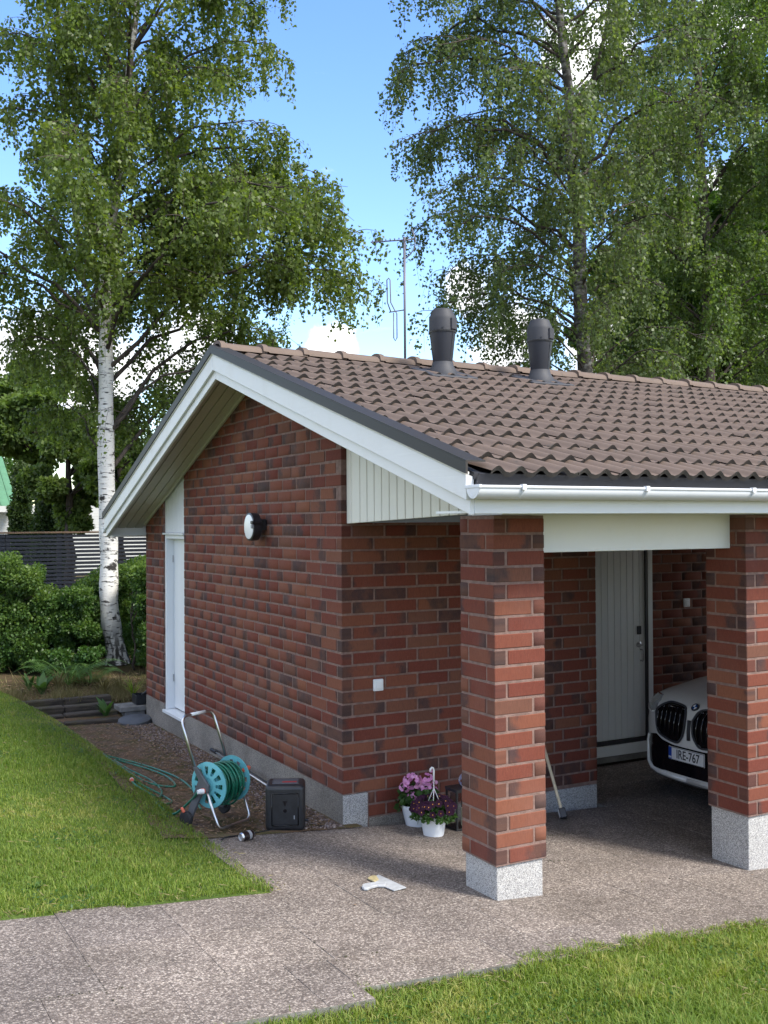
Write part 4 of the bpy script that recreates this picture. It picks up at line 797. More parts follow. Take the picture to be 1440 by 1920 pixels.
# loose hose on the ground
def gzz(x,y): return float(terrain(x,y))+.014
c0=L3(-hw-.05,.03,HZ-.04)
gp=[(-1.13,.62),(-1.22,.62),(-1.25,.80),(-1.17,1.05),(-1.12,1.5),(-1.10,1.85),(-1.02,1.9),(-.98,1.7),(-1.0,1.35),(-1.12,1.05),(-1.22,1.25),(-1.24,1.6),(-1.18,2.0),(-1.10,2.35),(-.85,2.45),(-.72,2.0),(-.72,1.5),(-.80,1.15)]
wp=[tuple(c0),tuple((np.array(c0)+np.array([-1.10,.60,.1]))/2+np.array([0,0,.02]))]
def gpx(X):
    # path given by ground positions; lies on the terrain
    return [(x,y,gzz(x,y)) for x,y in X]
hb=wp+gpx([(-1.16,.70),(-1.23,.86),(-1.20,1.02),(-1.10,1.10),(-1.00,1.28),(-1.02,1.55),(-1.16,1.72),(-1.25,1.62),(-1.24,1.42),(-1.10,1.34),(-.95,1.75),(-.92,2.2),(-1.0,2.6),(-1.05,2.95),(-1.0,3.15),(-.90,3.05),(-.78,2.6),(-.74,2.2),(-.80,1.85),(-.98,2.05),(-1.1,2.45),(-1.16,2.9),(-1.12,3.2),(-1.02,3.3),(-.85,3.1),(-.72,2.6),(-.66,2.1),(-.70,1.6),(-.80,1.2),(-.85,.95)])
def smooth_path(p,n=6):
    p=[np.array(q,float) for q in p]; o=[]
    for i in range(len(p)-1):
        a,b,c,d=p[max(i-1,0)],p[i],p[i+1],p[min(i+2,len(p)-1)]
        for s in np.linspace(0,1,n,endpoint=False): o.append(.5*((2*b)+(-a+c)*s+(2*a-5*b+4*c-d)*s*s+(-a+3*b-3*c+d)*s**3))
    return o+[p[-1]]
hl=smooth_path(hb,7)
gh=mk('garden_hose',(-1.05,1.6,.03),'loose loops of green hose lying on the mossy gravel','hose')
MB().tube(hl,.0095,8).build('hose','hose_green',gh,smooth=True)
i0=7*9; q=hl[i0]; dq=hl[i0+2]-hl[i0-2]; dq=dq/np.linalg.norm(dq)
MB().lathe([(.017,-.04),(.021,-.03),(.021,.0)],q+Zv*.006,12,dq).build('coupling','switch_white',gh,smooth='auto'); MB().lathe([(.019,.0),(.019,.02),(.015,.045)],q+Zv*.006,12,dq).build('coupling_ring','orange_plastic',gh,smooth='auto')

# ------------------------------------------------------------------ speaker, can, rod
c=np.array([-.462,.062,.028]); fx=np.array([.90,-.43,0]); fx/=np.linalg.norm(fx); fy=np.array([-fx[1],fx[0],0])
t=mk('portable_speaker',tuple(c),'black boxy portable speaker with rounded corners against the plinth','speaker')
sb=MB().obox(c+Zv*.185,fx*.150,fy*.130,Zv*.175).build('cabinet','black_plastic',t,bevel=.032,seg=4); sb.data.polygons.foreach_set('use_smooth',[p.area<.01 for p in sb.data.polygons])
MB().obox(c+Zv*.18-fy*.1305,fx*.104,fy*.004,Zv*.118).build('front_panel','grey_plastic',t,bevel=.0035).data.materials[0]=M['black_plastic']
fr=MB()
for a,b in (((-.1,-.12),(.1,-.12)),((-.1,.12),(.1,.12)),((-.1,-.12),(-.1,.12)),((.1,-.12),(.1,.12))): fr.tube([c+Zv*(.18+a[1])-fy*.1345+fx*a[0],c+Zv*(.18+b[1])-fy*.1345+fx*b[0]],.004,6)
fr.build('panel_rim','black_gloss',t,smooth=True)
MB().obox(c+Zv*.361,fx*.10,fy*.07,Zv*.003).build('top_panel','grey_plastic',t,bevel=.002); MB().obox(c+Zv*.3655+fx*.03-fy*.03,fx*.055,fy*.010,Zv*.0015).build('control_strip','red_print',t)
f0=c-fy*.1352+Zv*.20
MB().prism([f0+fx*-.018+Zv*.045,f0+fx*.018+Zv*.045,f0+Zv*.004],-fy*.002).build('mark','black_gloss',t); MB().lathe([(.014,0),(.014,.002)],f0-Zv*.03,14,-fy).build('mark','black_gloss',t)
MB().obox(c-fy*.1352+fx*.07+Zv*.12,fx*.004,fy*.0012,Zv*.014).build('scuff','mark_grey',t); MB().obox(c-fx*.1505+Zv*.10-fy*.05,fx*.0012,fy*.008,Zv*.010).build('scuff','mark_grey',t); MB().obox(c-fx*.110-fy*.118+Zv*.05,fx*.004,fy*.004,Zv*.02).build('scuff','mark_grey',t)
for s in (-1,1): MB().obox(c+fx*.10*s-fy*.08+Zv*.012,fx*.018,fy*.018,Zv*.012).build('foot','rubber',t,bevel=.003)
MB().tube([c+fx*.15+Zv*.06,c+fx*.175+Zv*.06],.012,8).build('side_knob','black_plastic',t,smooth='auto')
MB().tube([(x,y,float(terrain(x,y))+.008) for x,y in smooth_path([(-.55,.0),(-.7,-.05),(-.85,-.10),(-1.0,-.13),(-1.08,-.2)],5)],.005,6).build('power_cord','black_plastic',t,smooth=True)
cc=np.array([-.90,-.235,float(paveZ(-.9,-.24))+.033]); ca=np.array([.93,.36,0]); ca/=np.linalg.norm(ca)
t=mk('drink_can',(cc[0],cc[1],cc[2]-.033),'crushed-looking dark aluminium drink can lying on the paving near the speaker','can')
t['label']='dark aluminium drink can lying on its side on the paving'
MB().lathe([(.0325,-.045),(.033,-.02),(.033,.045),(.0325,.05)],cc,24,ca).build('can_body','can_red',t,smooth='auto')
MB().lathe([(.001,-.052),(.020,-.052),(.022,-.058),(.026,-.058),(.0325,-.046)],cc,24,ca,capb=True,capt=False).build('can_end','alu',t,smooth='auto'); MB().lathe([(.0325,.051),(.026,.060),(.024,.056),(.001,.056)],cc,24,ca,capb=False).build('can_end','alu',t,smooth='auto')
MB().lathe([(.0333,.005),(.0333,.03)],cc,24,ca,capb=False,capt=False).build('can_stripe','mark_grey',t,smooth='auto')
MB().lathe([(.001,-.0525),(.012,-.0525)],cc,16,ca,capt=False).build('can_base_dent','mark_grey',t)
t=mk('folded_stand',(-.1,2.1,0),'folded black and silver stand rod lying along the plinth','stand')
a,b=np.array([-.085,2.82,.06]),np.array([-.17,1.02,.075])
d=(b-a); dn=d/np.linalg.norm(d); sn=np.array([-dn[1],dn[0],0])
MB().tube([a,b],.010,8).build('tube','steel',t,smooth=True); MB().tube([a+sn*.022+Zv*.012,b+sn*.022+Zv*.012-dn*.2],.007,8).build('tube','black_plastic',t,smooth=True)
MB().obox(a,dn*.09,sn*.016,Zv*.016).build('clamp','black_plastic',t,bevel=.004); MB().obox(b,dn*.04,sn*.022,Zv*.03).build('clamp','black_plastic',t,bevel=.005); MB().tube([b+Zv*.0,b+Zv*.06+sn*.03],.009,6).build('knob','black_plastic',t)

# ------------------------------------------------------------------ scraper on the slabs
def onp(x,y):
    d=ray(x,y); n=np.array([.08,.031,1.]); return CAM+d*((.0-n@CAM)/(n@d))
t=mk('paint_scraper',tuple(onp(715,1660)),'white paint-stained taping knife with a yellow patch lying on the slabs','scraper')
def flat(pts,z0,z1): 
    q=[onp(*p) for p in pts]; return MB().prism([p+Zv*z0 for p in q],Zv*(z1-z0))
flat([(703,1646),(710,1643),(762,1667),(739,1673),(722,1666),(708,1656)],.006,.012).build('blade','paint_spill',t,bevel=.001)
flat([(678.5,1668),(680,1664),(688,1661.5),(702,1660),(712,1655),(724,1661),(722,1666),(708,1665.5),(697,1668),(690,1671.5),(682,1671.5)],.004,.022).build('handle','paint_spill',t,bevel=.004)
flat([(689,1650.5),(697,1645.5),(706,1646),(712,1655),(703,1657.5)],.005,.016).build('yellow_grip','yellow_paint',t,bevel=.003)

# ------------------------------------------------------------------ leaves
def leafcloud(P,size,g,axis=None,fold=.25,wr=.42,spread=1.0):
    """P (n,3) leaf bases -> quads; axis (n,3) preferred leaf direction"""
    n=len(P); r=g.standard_normal((n,3)); ax=r if axis is None else axis+spread*r*.45; ax/=np.linalg.norm(ax,axis=1,keepdims=True)+1e-9
    k=g.standard_normal((n,3)); s=np.cross(ax,k); s/=np.linalg.norm(s,axis=1,keepdims=True)+1e-9; nn=np.cross(ax,s); sz=(size*g.uniform(.7,1.25,n))[:,None]
    v=np.zeros((n,4,3)); v[:,0]=P; v[:,1]=P+ax*sz*.42+s*sz*wr+nn*sz*fold*.4; v[:,2]=P+ax*sz; v[:,3]=P+ax*sz*.42-s*sz*wr+nn*sz*fold*.4
    o=np.arange(n)*4; return v.reshape(-1,3),np.stack([o,o+1,o+2,o+3],1)
def crown(name,P,size,m,parent,g,axis=None,col=None,fold=.25,wr=.42,spread=1.):
    v,f=leafcloud(P,size,g,axis,fold,wr,spread); c=np.clip((g.beta(2.2,2.6,len(P)) if col is None else col),0,1)
    o=npmesh(name,v,f,m,parent,rnd=np.repeat(c,4)); o['kind']='stuff'; return o

# ------------------------------------------------------------------ flower pots and lantern
def pot(x,y,z,rt,rb,h_,name,label):
    t=mk(name,(x,y,z),label,'flower pot')
    MB().lathe([(rb,0),(rb*1.02,.006),(rt*.955,h_-.028),(rt,h_-.026),(rt*1.01,h_),(rt*.93,h_),(rt*.90,h_-.02),(.001,h_-.022)],(x,y,z),32,capt=False).build('pot','pot_white',t,smooth='auto'); return t
zp=float(paveZ(.54,-.5)); t=pot(.54,-.49,zp,.106,.078,.165,'flower_pot','white hanging pot of dark purple pansies with a white hook'); g=np.random.default_rng(41)
n=900; a=g.uniform(0,6.3,n); rr_=np.sqrt(g.uniform(0,1,n))*.165; zz=.135+.13*(1-(rr_/.17)**2)*g.uniform(.2,1.,n)+.0; P=np.stack([.54+rr_*np.cos(a),-.49+rr_*np.sin(a),zp+zz],1)
crown('foliage',P,np.full(n,.034),'leaf_pot',t,g,wr=.30)
def flowers(parent,C,nrm,r,mp,mc,g,npet=5,cen=True,nm='flower'):
    V=[];F=[];CC=[]
    for i,(c,nv) in enumerate(zip(C,nrm)):
        nv=nv/np.linalg.norm(nv); k=g.standard_normal(3); u=np.cross(nv,k); u/=np.linalg.norm(u); w_=np.cross(nv,u); V=[];F=[]
        for p in range(npet):
            an=2*math.pi*p/npet; d=u*math.cos(an)+w_*math.sin(an); e=np.cross(nv,d); o=len(V)
            V+=[c,c+d*r*.6+e*r*.55+nv*r*.05,c+d*r*1.05+e*r*.25+nv*r*.16,c+d*r*1.05-e*r*.25+nv*r*.16,c+d*r*.6-e*r*.55+nv*r*.05]; F.append((o,o+1,o+2,o+3,o+4))
        f=npmesh(nm,np.array(V),np.array(F),mp,parent,rnd=np.full(len(V),g.uniform(0,1)))
        if cen:
            q=[c+nv*.004+ (u*math.cos(z_)+w_*math.sin(z_))*r*.17 for z_ in np.linspace(0,2*math.pi,6,endpoint=False)]; npmesh('flower_eye',np.array(q),np.array([range(6)]),mc,f,rnd=np.full(6,g.uniform(0,1)))
view=CAM-np.array([.54,-.49,.2]); view/=np.linalg.norm(view)
C=[];NN=[]
for i in range(78):
    a=g.uniform(-math.pi,math.pi); el=g.uniform(.0,1.0); d=np.array([math.cos(a)*math.cos(el),math.sin(a)*math.cos(el),math.sin(el)]); C.append(np.array([.54,-.49,zp+.195])+d*np.array([.165,.165,.095])); NN.append(d*.6+view*.9+g.standard_normal(3)*.3)
flowers(t,C,NN,.026,'petal_dark','petal_yellow',g)
hk=zp+.16
for an in (2.2,4.1,5.9): MB().tube([(.54+.085*math.cos(an),-.49+.085*math.sin(an),hk),(.545,-.49,hk+.20),(.545,-.49,hk+.27)],.0028,6).build('hanger_strand','switch_white',t,smooth=True)
MB().tube([(.545,-.49,hk+.25),(.545,-.49,hk+.335),(.540,-.49,hk+.355),(.528,-.49,hk+.360),(.516,-.49,hk+.35),(.514,-.49,hk+.33)],.0075,8).build('hook','switch_white',t,smooth=True)
zp=float(paveZ(.60,-.18)); t=pot(.585,-.15,zp,.125,.085,.17,'flower_pot','larger white pot of pink geraniums standing behind the pansies')
n=420; a=g.uniform(0,6.3,n); rr_=np.sqrt(g.uniform(0,1,n))*.15; P=np.stack([.585+rr_*np.cos(a),-.15+rr_*np.sin(a),zp+.15+g.uniform(0,.14,n)],1); crown('foliage',P,np.full(n,.05),'leaf_pot',t,g,wr=.5)
for (dx,dy,dz,r_,nf) in ((-.045,-.02,.36,.072,52),(.075,-.03,.36,.056,34),(.10,-.04,.265,.062,36),(-.06,-.05,.24,.042,20),(-.105,.0,.315,.042,20),(.045,-.02,.29,.045,22)):
    cc_=np.array([.585+dx,-.15+dy,zp+dz]); MB().tube([(.585+dx*.3,-.15+dy*.3,zp+.15),tuple(cc_)],.003,5).build('stem','leaf_pot',t)
    d=g.standard_normal((nf,3)); d/=np.linalg.norm(d,axis=1,keepdims=True); flowers(t,[cc_+q*r_*np.array([1,1,.8]) for q in d],[q+view*.3 for q in d],.0165,'petal_pink','petal_pink',g,5,False)
for (dx,dz) in ((.16,.33),(.12,.43)):
    cc_=np.array([.585+dx,-.18,zp+dz]); MB().tube([(.60,-.16,zp+.2),tuple(cc_)],.0025,5).build('stem','leaf_pot',t); d=g.standard_normal((5,3)); flowers(t,[cc_+q*.006 for q in d],list(d),.014,'petal_pink','petal_pink',g,5,False)
lx,ly=.865,-.36; zp=float(paveZ(lx,ly)); t=mk('lantern',(lx,ly,zp),'black metal candle lantern with glass panes behind the brick pillar','lantern'); w_=.075; H=.33
for sx in (-1,1):
    for sy in (-1,1): MB().box((lx+sx*w_-.008,ly+sy*w_-.008,zp),(lx+sx*w_+.008,ly+sy*w_+.008,zp+H)).build('post','black_plastic',t,bevel=.002)
for z0,z1 in ((.0,.022),(H-.025,H)): MB().box((lx-w_-.012,ly-w_-.012,zp+z0),(lx+w_+.012,ly+w_+.012,zp+z1)).build('frame','black_plastic',t,bevel=.003)
for (a,b) in (((-w_+.009,-w_-.002),(w_-.009,-w_+.001)),((-w_-.002,-w_+.009),(-w_+.001,w_-.009))): MB().box((lx+a[0],ly+a[1],zp+.023),(lx+b[0],ly+b[1],zp+H-.026)).build('pane','clear_glass',t)
MB().lathe([(.022,0),(.022,.14)],(lx+.03,ly-.01,zp+.023),16).build('candle','wax',t,smooth='auto')
t=mk('flower_cluster',(lx+.03,ly,zp+H),'small bunch of pale blue flowers on top of the lantern','flowers')
d=g.standard_normal((26,3)); d/=np.linalg.norm(d,axis=1,keepdims=True); flowers(t,[np.array([lx+.05,ly+.0,zp+H+.05])+q*np.array([.045,.045,.05]) for q in d],list(d),.018,'petal_blue','petal_blue',g,5,False)
MB().lathe([(.025,0),(.035,.02),(.02,.05)],(lx+.05,ly,zp+H),12).build('cup','petal_blue',t,smooth='auto')
# mallet
hx_,hy_=1.905,-.35; zp=float(paveZ(hx_,hy_)); t=mk('mallet',(hx_,hy_,zp),'mallet with a pale wooden handle leaning on the wall behind the pillar','mallet')
base=np.array([hx_,hy_,zp+.045]); top=np.array([1.93,-.012,zp+.66]); MB().tube([base,base*.97+top*.03,top],[.013,.013,.014],10).build('handle','pale_wood',t,smooth=True)
dd=(top-base)/np.linalg.norm(top-base); sd_=np.cross(dd,FW); sd_/=np.linalg.norm(sd_); nd_=np.cross(dd,sd_)
MB().obox(base+dd*.004,sd_*.028,dd*.042,nd_*.055).build('head','black_plastic',t,bevel=.006); MB().obox(base+sd_*.0295+dd*.008,sd_*.0012,dd*.030,nd_*.045).build('sticker','switch_white',t); MB().obox(base-nd_*.0565+dd*.004,sd_*.02,dd*.03,nd_*.0012).build('sticker','switch_white',t)

# ------------------------------------------------------------------ car
CX,CY,CZ=3.20,-.48,-.205
car=mk('parked_car',(CX,CY,CZ),'silver white car with large black kidney grilles parked inside the carport','car')
def prof(yv):
    t=min(abs(yv)/.92,1.); n=.40*t**3.0; d=.10*t**4
    f=[(n+.16,.19),(n+.05,.225),(n+.005,.30),(n+.02,.42),(n+.035,.55),(n+.03,.68),(n+.045,.80),(n+.085,.88-d*.2),(n+.16,.935-d*.5),(n*.9+.30,.985-d*.8),(n*.6+.62,1.035-d),(1.0,1.07-d),(1.35,1.10-d)]
    c=1-float(sstep(t,.70,.90)); cab=[(1.55,1.2),(1.85,1.40),(2.15,1.555),(2.5,1.625),(3.1,1.635),(3.6,1.58),(4.0,1.42),(4.25,1.18),(4.42,.95),(4.48,.7),(4.46,.45),(4.38,.25)]
    for s,z in cab: f.append((s-(0 if s<4 else .22*t**3),z if z<1.06 else (1.09-d)*(1-c)+z*c))
    return f
ys=np.concatenate([np.linspace(-.92,.92,33)])
cols=[prof(y_) for y_ in ys]; nP=len(cols[0]); mb=MB()
vs=[(CX+s,CY+y_,CZ+z) for y_,c_ in zip(ys,cols) for s,z in c_]
fs=[(i*nP+j,i*nP+j+1,(i+1)*nP+j+1,(i+1)*nP+j) for i in range(len(ys)-1) for j in range(nP-1)]
mats=[1 if 12<=j<=15 or 18<=j<=19 else 0 for i in range(len(ys)-1) for j in range(nP-1)]
mb.v=vs; mb.f=fs; mb.mi=mats; 
for e in (0,len(ys)-1): mb.f.append(tuple(e*nP+j for j in range(nP))); mb.mi.append(0)
body=mb.build('body',['car_paint','window_dark'],car,smooth='auto')
def xf(yv,z):
    c_=prof(yv)[:9]; zs=[q[1] for q in c_]; ss=[q[0] for q in c_]; return float(np.interp(z,zs,ss))
def fp(yv,z,off=.004): return np.array([CX+xf(yv,z)-off,CY+yv,CZ+z])
def patch(name,m,poly,off,parent=car,thick=.0,n=10):
    """polygon on the front face: a fan grid that follows the surface"""
    c_=np.mean(poly,0); vs=[fp(*c_,off)]; P=[]
    for i in range(len(poly)):
        a,b=np.array(poly[i]),np.array(poly[(i+1)%len(poly)])
        for s in np.linspace(0,1,6,endpoint=False): P.append(a+(b-a)*s)
    rings=6
    for r_ in range(1,rings+1):
        for p in P: q=c_+(p-c_)*r_/rings; vs.append(fp(q[0],q[1],off))
    K=len(P); fs=[(0,1+j,1+(j+1)%K) for j in range(K)]+[(1+r_*K+j,1+(r_+1)*K+j,1+(r_+1)*K+(j+1)%K,1+r_*K+(j+1)%K) for r_ in range(rings-1) for j in range(K)]
    if thick:
        o=1+(rings-1)*K; b=len(vs); vs+=[np.array(v_)+np.array([thick,0,0]) for v_ in vs[o:o+K]]; fs+=[(o+j,b+j,b+(j+1)%K,o+(j+1)%K) for j in range(K)]
    return MB().add(vs,fs).build(name,m,parent,smooth='auto')
K1=[(.045,.80),(.075,.875),(.13,.905),(.30,.915),(.375,.895),(.465,.84),(.475,.80),(.43,.66),(.37,.61),(.16,.575),(.09,.62),(.055,.69)]
for s in (1,-1):
    poly=[(s*a,b) for a,b in K1]; g_=patch('grille','black_gloss',poly,.004,thick=.05)
    ring=[fp(a,b,.012) for a,b in smooth_path([np.array([*p,0])[:2] for p in poly+[poly[0]]],4)][:-1]
    MB().tube(ring,.010,8,closed=True).build('grille_frame','vent_base',g_,smooth=True)
    for k in range(6):
        yv=.105+.062*k; z0,z1=.60+.010*k,.885-.012*max(0,k-3)
        pp=[fp(s*(yv+.012),z1,.010),fp(s*(yv+.002),z1-.05,.022),fp(s*yv,(z0+z1)/2,.024),fp(s*(yv+.004),z0+.06,.020),fp(s*(yv+.016),z0+.01,.010)]
        MB().tube(smooth_path(pp,4),[.0065]*17,6).build('grille_slat','black_gloss',g_,smooth=True); MB().tube([pp[0]+np.array([-.007,0,0]),pp[1]+np.array([-.006,0,0]),pp[2]+np.array([-.006,0,0])],.0022,5).build('slat_glint','mark_grey',g_)  # grey strip down the upper slat: reflected light put in as colour
    hl_=[(s*a,b) for a,b in ((.50,.90),(.56,.935),(.74,.925),(.80,.88),(.79,.81),(.66,.775),(.55,.79),(.50,.83))]
    patch('headlight','headlight',hl_,.006,thick=.03)
    q=[fp(s*a,b,.012) for a,b in ((.52,.80),(.58,.785),(.68,.79),(.78,.82))]; MB().tube(q,.008,6).build('light_strip','gutter_white',car,smooth=True)
    patch('air_curtain','black_gloss',[(s*a,b) for a,b in ((.70,.46),(.735,.50),(.75,.36),(.72,.30))],.003)
IN=[(.0,.545),(.20,.545),(.36,.565),(.46,.60),(.60,.575),(.655,.50),(.56,.33),(.47,.292),(.33,.292),(.28,.30),(.0,.30)]
patch('lower_intake','black_gloss',IN[:]+[(-a,b) for a,b in IN[::-1] if a>0],.005)
for s in (1,-1): MB().tube([fp(s*a,b,.016) for a,b in ((.645,.56),(.672,.50),(.575,.325),(.52,.275),(.40,.262),(.0,.262))],[.010,.014,.017,.019,.02,.02],8).build('splitter','car_paint',car,smooth=True)
for s in (1,-1): MB().tube([fp(s*a,b,.0) for a,b in ((.62,.245),(.45,.222),(.0,.218))],.016,8).build('front_lip','grey_plastic',car,smooth=True)
px0=CX+xf(0,.48)-.032
lp=MB().box((px0,CY-.221,CZ+.42),(px0+.012,CY+.221,CZ+.538)).build('licence_plate','plate_white',car,bevel=.004)
MB().box((px0-.0014,CY+.178,CZ+.424),(px0-.0002,CY+.217,CZ+.534)).build('blue_band','plate_blue',lp)
bd=MB()
for a,b in (((-.217,.424),(.217,.424)),((-.217,.534),(.217,.534)),((-.217,.424),(-.217,.534)),((.217,.424),(.217,.534))): bd.tube([(px0-.001,CY+a[0],CZ+a[1]),(px0-.001,CY+b[0],CZ+b[1])],.0022,5)
bd.build('plate_border','ink',lp)
def text(body_,size,loc,m,parent,name,ext=.0006,sx=1.):
    cu=bpy.data.curves.new(name,'FONT'); cu.body=body_; cu.size=size; cu.align_x='CENTER'; cu.align_y='CENTER'; cu.extrude=ext; cu.offset=.0014; cu.materials.append(M[m])
    o=bpy.data.objects.new(name,cu); COL.objects.link(o); o.parent=parent; mw=Matrix(((0,0,-1,loc[0]),(-1,0,0,loc[1]),(0,1,0,loc[2]),(0,0,0,1))); off=wloc(parent); mw[0][3]-=off[0]; mw[1][3]-=off[1]; mw[2][3]-=off[2]
    o.matrix_local=mw@Matrix.Diagonal((sx,1,1,1))
    dg=bpy.context.evaluated_depsgraph_get(); me=bpy.data.meshes.new_from_object(o.evaluated_get(dg)); o2=bpy.data.objects.new(name,me); COL.objects.link(o2); o2.parent=parent; o2.matrix_local=mw@Matrix.Diagonal((sx,1,1,1)); bpy.data.objects.remove(o); o2.name=name; return o2
text('IRE-767',.112,(px0-.0018,CY-.022,CZ+.478),'ink',lp,'plate_lettering',sx=.80); text('FIN',.022,(px0-.0022,CY+.1975,CZ+.442),'plate_white',lp,'country_code')
ec=fp(0,.905,.0); en=np.array([-.75,0,.66]); en/=np.linalg.norm(en); ec=ec+en*.008; eu=np.array([0,-1.,0]); ev=np.cross(en,eu); 
em=MB().lathe([(.041,-.006),(.041,.004),(.038,.006),(.001,.006)],ec,32,en,capt=False).build('emblem','ink',car,smooth='auto')
for qd in range(4):
    P=[ec+en*.0068]+[ec+en*.0068+(eu*math.cos(a)+ev*math.sin(a))*.026 for a in np.linspace(qd*math.pi/2,(qd+1)*math.pi/2,7)]; MB().add(P,[tuple(range(8))]).build('emblem_quarter','emblem_blue' if qd%2==0 else 'switch_white',em,fix=False)
MB().lathe([(.0385,.0065),(.0405,.0072)],ec,32,en,capb=False,capt=False).build('emblem_rim','alu',em)
MB().tube([fp(0,z,.004) for z in (.80,.70,.62)],.018,8).build('grille_bridge','vent_base',car,smooth=True)
for sx,wx in ((0,.82),(1,3.52)):
    for s in (1,-1):
        wc=(CX+wx,CY+s*.80,CZ+.335); wl=MB().lathe([(.235,-.11),(.315,-.115),(.335,-.09),(.335,.09),(.315,.115),(.235,.11)],wc,32,(0,1,0)).build('wheel','rubber',car,smooth='auto'); MB().lathe([(.235,.085*s),(.20,.11*s),(.06,.10*s),(.001,.115*s)],wc,20,(0,1,0),capb=False,capt=False).build('rim','alu',wl,smooth='auto')
for s in (1,-1): MB().obox((CX+1.62,CY+s*1.0,CZ+1.13),(.05,0,0),(0,.08,0),(0,0,.06)).build('side_mirror','car_paint',car,bevel=.02,seg=2)
MB().box((CX+.35,CY-.80,CZ+.20),(CX+4.3,CY+.80,CZ+.30)).build('underbody','black_plastic',car)

# ------------------------------------------------------------------ steps, blocks at the far corner
for k in range(4):
    y0=5.66+.255*k; z1=-.038+.058*k; t=mk('sleeper_step',(-.75,y0,z1-.12),['lowest mossy timber sleeper of the garden steps','second lowest mossy timber sleeper of the garden steps','second highest mossy timber sleeper of the garden steps','highest mossy timber sleeper of the garden steps'][k],'step','timber sleeper steps beside the house')
    xs_=[-1.75-.12*k,-1.0+.05*k,-.30+.02*k]
    for i in range(2):
        mb=MB(); mb.box((xs_[i]+.006,y0+random.uniform(-.012,.012),z1-.15),(xs_[i+1]-.006,y0+.15,z1+random.uniform(-.008,.004))); mb.build('sleeper','sleeper',t,bevel=.012)
t=mk('concrete_block',(.02,5.9,-.06),'pale grey concrete slab resting on blocks by the far house corner','block')
MB().box((-.30,5.74,.012),(.30,6.08,.075)).build('slab_top','concrete',t,bevel=.006); MB().box((-.24,5.76,-.10),(.02,6.02,.011)).build('support','concrete',t,bevel=.006); MB().box((.06,5.78,-.10),(.28,6.02,.011)).build('support','concrete',t,bevel=.006)
t=mk('drain_cover',(-.27,5.50,-.06),'round dark drain cover lying on the gravel by the far house corner','cover')
MB().lathe([(.20,0),(.205,.02),(.20,.045),(.16,.055),(.001,.05)],(-.19,5.47,-.075),32,(-.08,-.12,1)).build('lid','grey_plastic',t,smooth='auto'); MB().lathe([(.215,0),(.215,.014),(.20,.016)],(-.19,5.47,-.078),32,(-.08,-.12,1)).build('rim','black_plastic',t,smooth='auto')
t=mk('black_crate',(.10,5.98,.078),'small black plastic crate on the concrete slab by the house','crate')
mb=MB(); mb.box((-.08,5.80,.078),(.28,6.02,.088)); mb.box((-.08,5.80,.088),(-.07,6.02,.20)); mb.box((-.069,5.80,.088),(.28,5.81,.20)); mb.box((-.069,6.01,.088),(.28,6.02,.20)); mb.build('bin','black_plastic',t,bevel=.004)
MB().tube([(.0,5.83,.20),(.20,5.83,.34),(.3,5.83,.36)],.014,8).build('handle','black_plastic',t,smooth=True)
# ------------------------------------------------------------------ fence
FY=14.; fz=lambda x:.42
def fence_panel(x0,x1,z0,z1,pitch_,sl_h,label,cap=False):
    t=mk('slat_fence',((x0+x1)/2,FY,.42),label,'fence','dark slat fence panels behind the shrubs')
    for x in (x0+.045,x1-.045): MB().box((x-.045,FY+.022,.3),(x+.045,FY+.11,z1-.01)).build('post','fence_dark',t,bevel=.004)
    MB().box(((x0+x1)/2-.045,FY+.022,.3),((x0+x1)/2+.045,FY+.06,z1-.01)).build('post','fence_dark',t)
    z=z0; 
    while z<z1-.02:
        MB().box((x0,FY+random.uniform(-.003,.003),z),(x1,FY+.021,z+sl_h)).build('slat','fence_dark',t,bevel=.003); z+=pitch_
    if cap: MB().box((x0-.01,FY-.03,z1),(x1+.01,FY+.12,z1+.035)).build('cap_rail','fence_cap',t,bevel=.004)
fence_panel(-2.5,-.45,.5,2.22,.078,.055,'dark slat fence panel with brown top rail at the left edge of the view',True)
fence_panel(-.44,1.62,.5,2.22,.078,.055,'dark slat fence panel with brown top rail left of the birch trunk',True)
fence_panel(1.64,3.6,.5,2.15,.078,.055,'dark slat fence panel between the birch trunk and the house',False)
t=mk('lawn_beyond',(0,0,0),None,None)
bpy.data.objects.remove(t)
# neighbour house
nh=mk('neighbour_house',(4.5,36,0),'white wooden neighbour house with green metal roof beyond the fence','house')
def NP(x,y,D): return CAM+(FW+RT*(x-720)/FPX-UP*(y-960)/FPX)*D
wl_=MB().box((-6,36,0),(9,44,3.15)).build('wall','house_white',nh)
for k in range(26): MB().box((-6.0,35.985,.2+.115*k),(9.,35.999,.2+.115*k+.108)).build('weatherboard','house_white',wl_)
rf=MB().prism([(-6.6,35.3,3.0),(-6.6,40,5.6),(-6.6,44.7,3.0),(-6.6,44.7,3.12),(-6.6,40,5.72),(-6.6,35.3,3.12)],(9.8,0,0)).build('roof','house_green',nh)
for k in range(28): MB().tube([(-6.5+.35*k,35.3,3.14),(-6.5+.35*k,40,5.74)],.022,5).build('seam','house_green',rf)
MB().box((-6.6,35.26,2.9),(3.2,35.298,3.14)).build('fascia','house_white',rf)
for x in (-1.2,1.35):
    wd=MB().box((x,35.95,1.35),(x+1.1,35.984,2.75)).build('window','house_white',nh); MB().box((x+.09,35.94,1.44),(x+.51,35.949,2.66)).build('pane','window_dark',wd); MB().box((x+.59,35.94,1.44),(x+1.01,35.949,2.66)).build('pane','window_dark',wd)
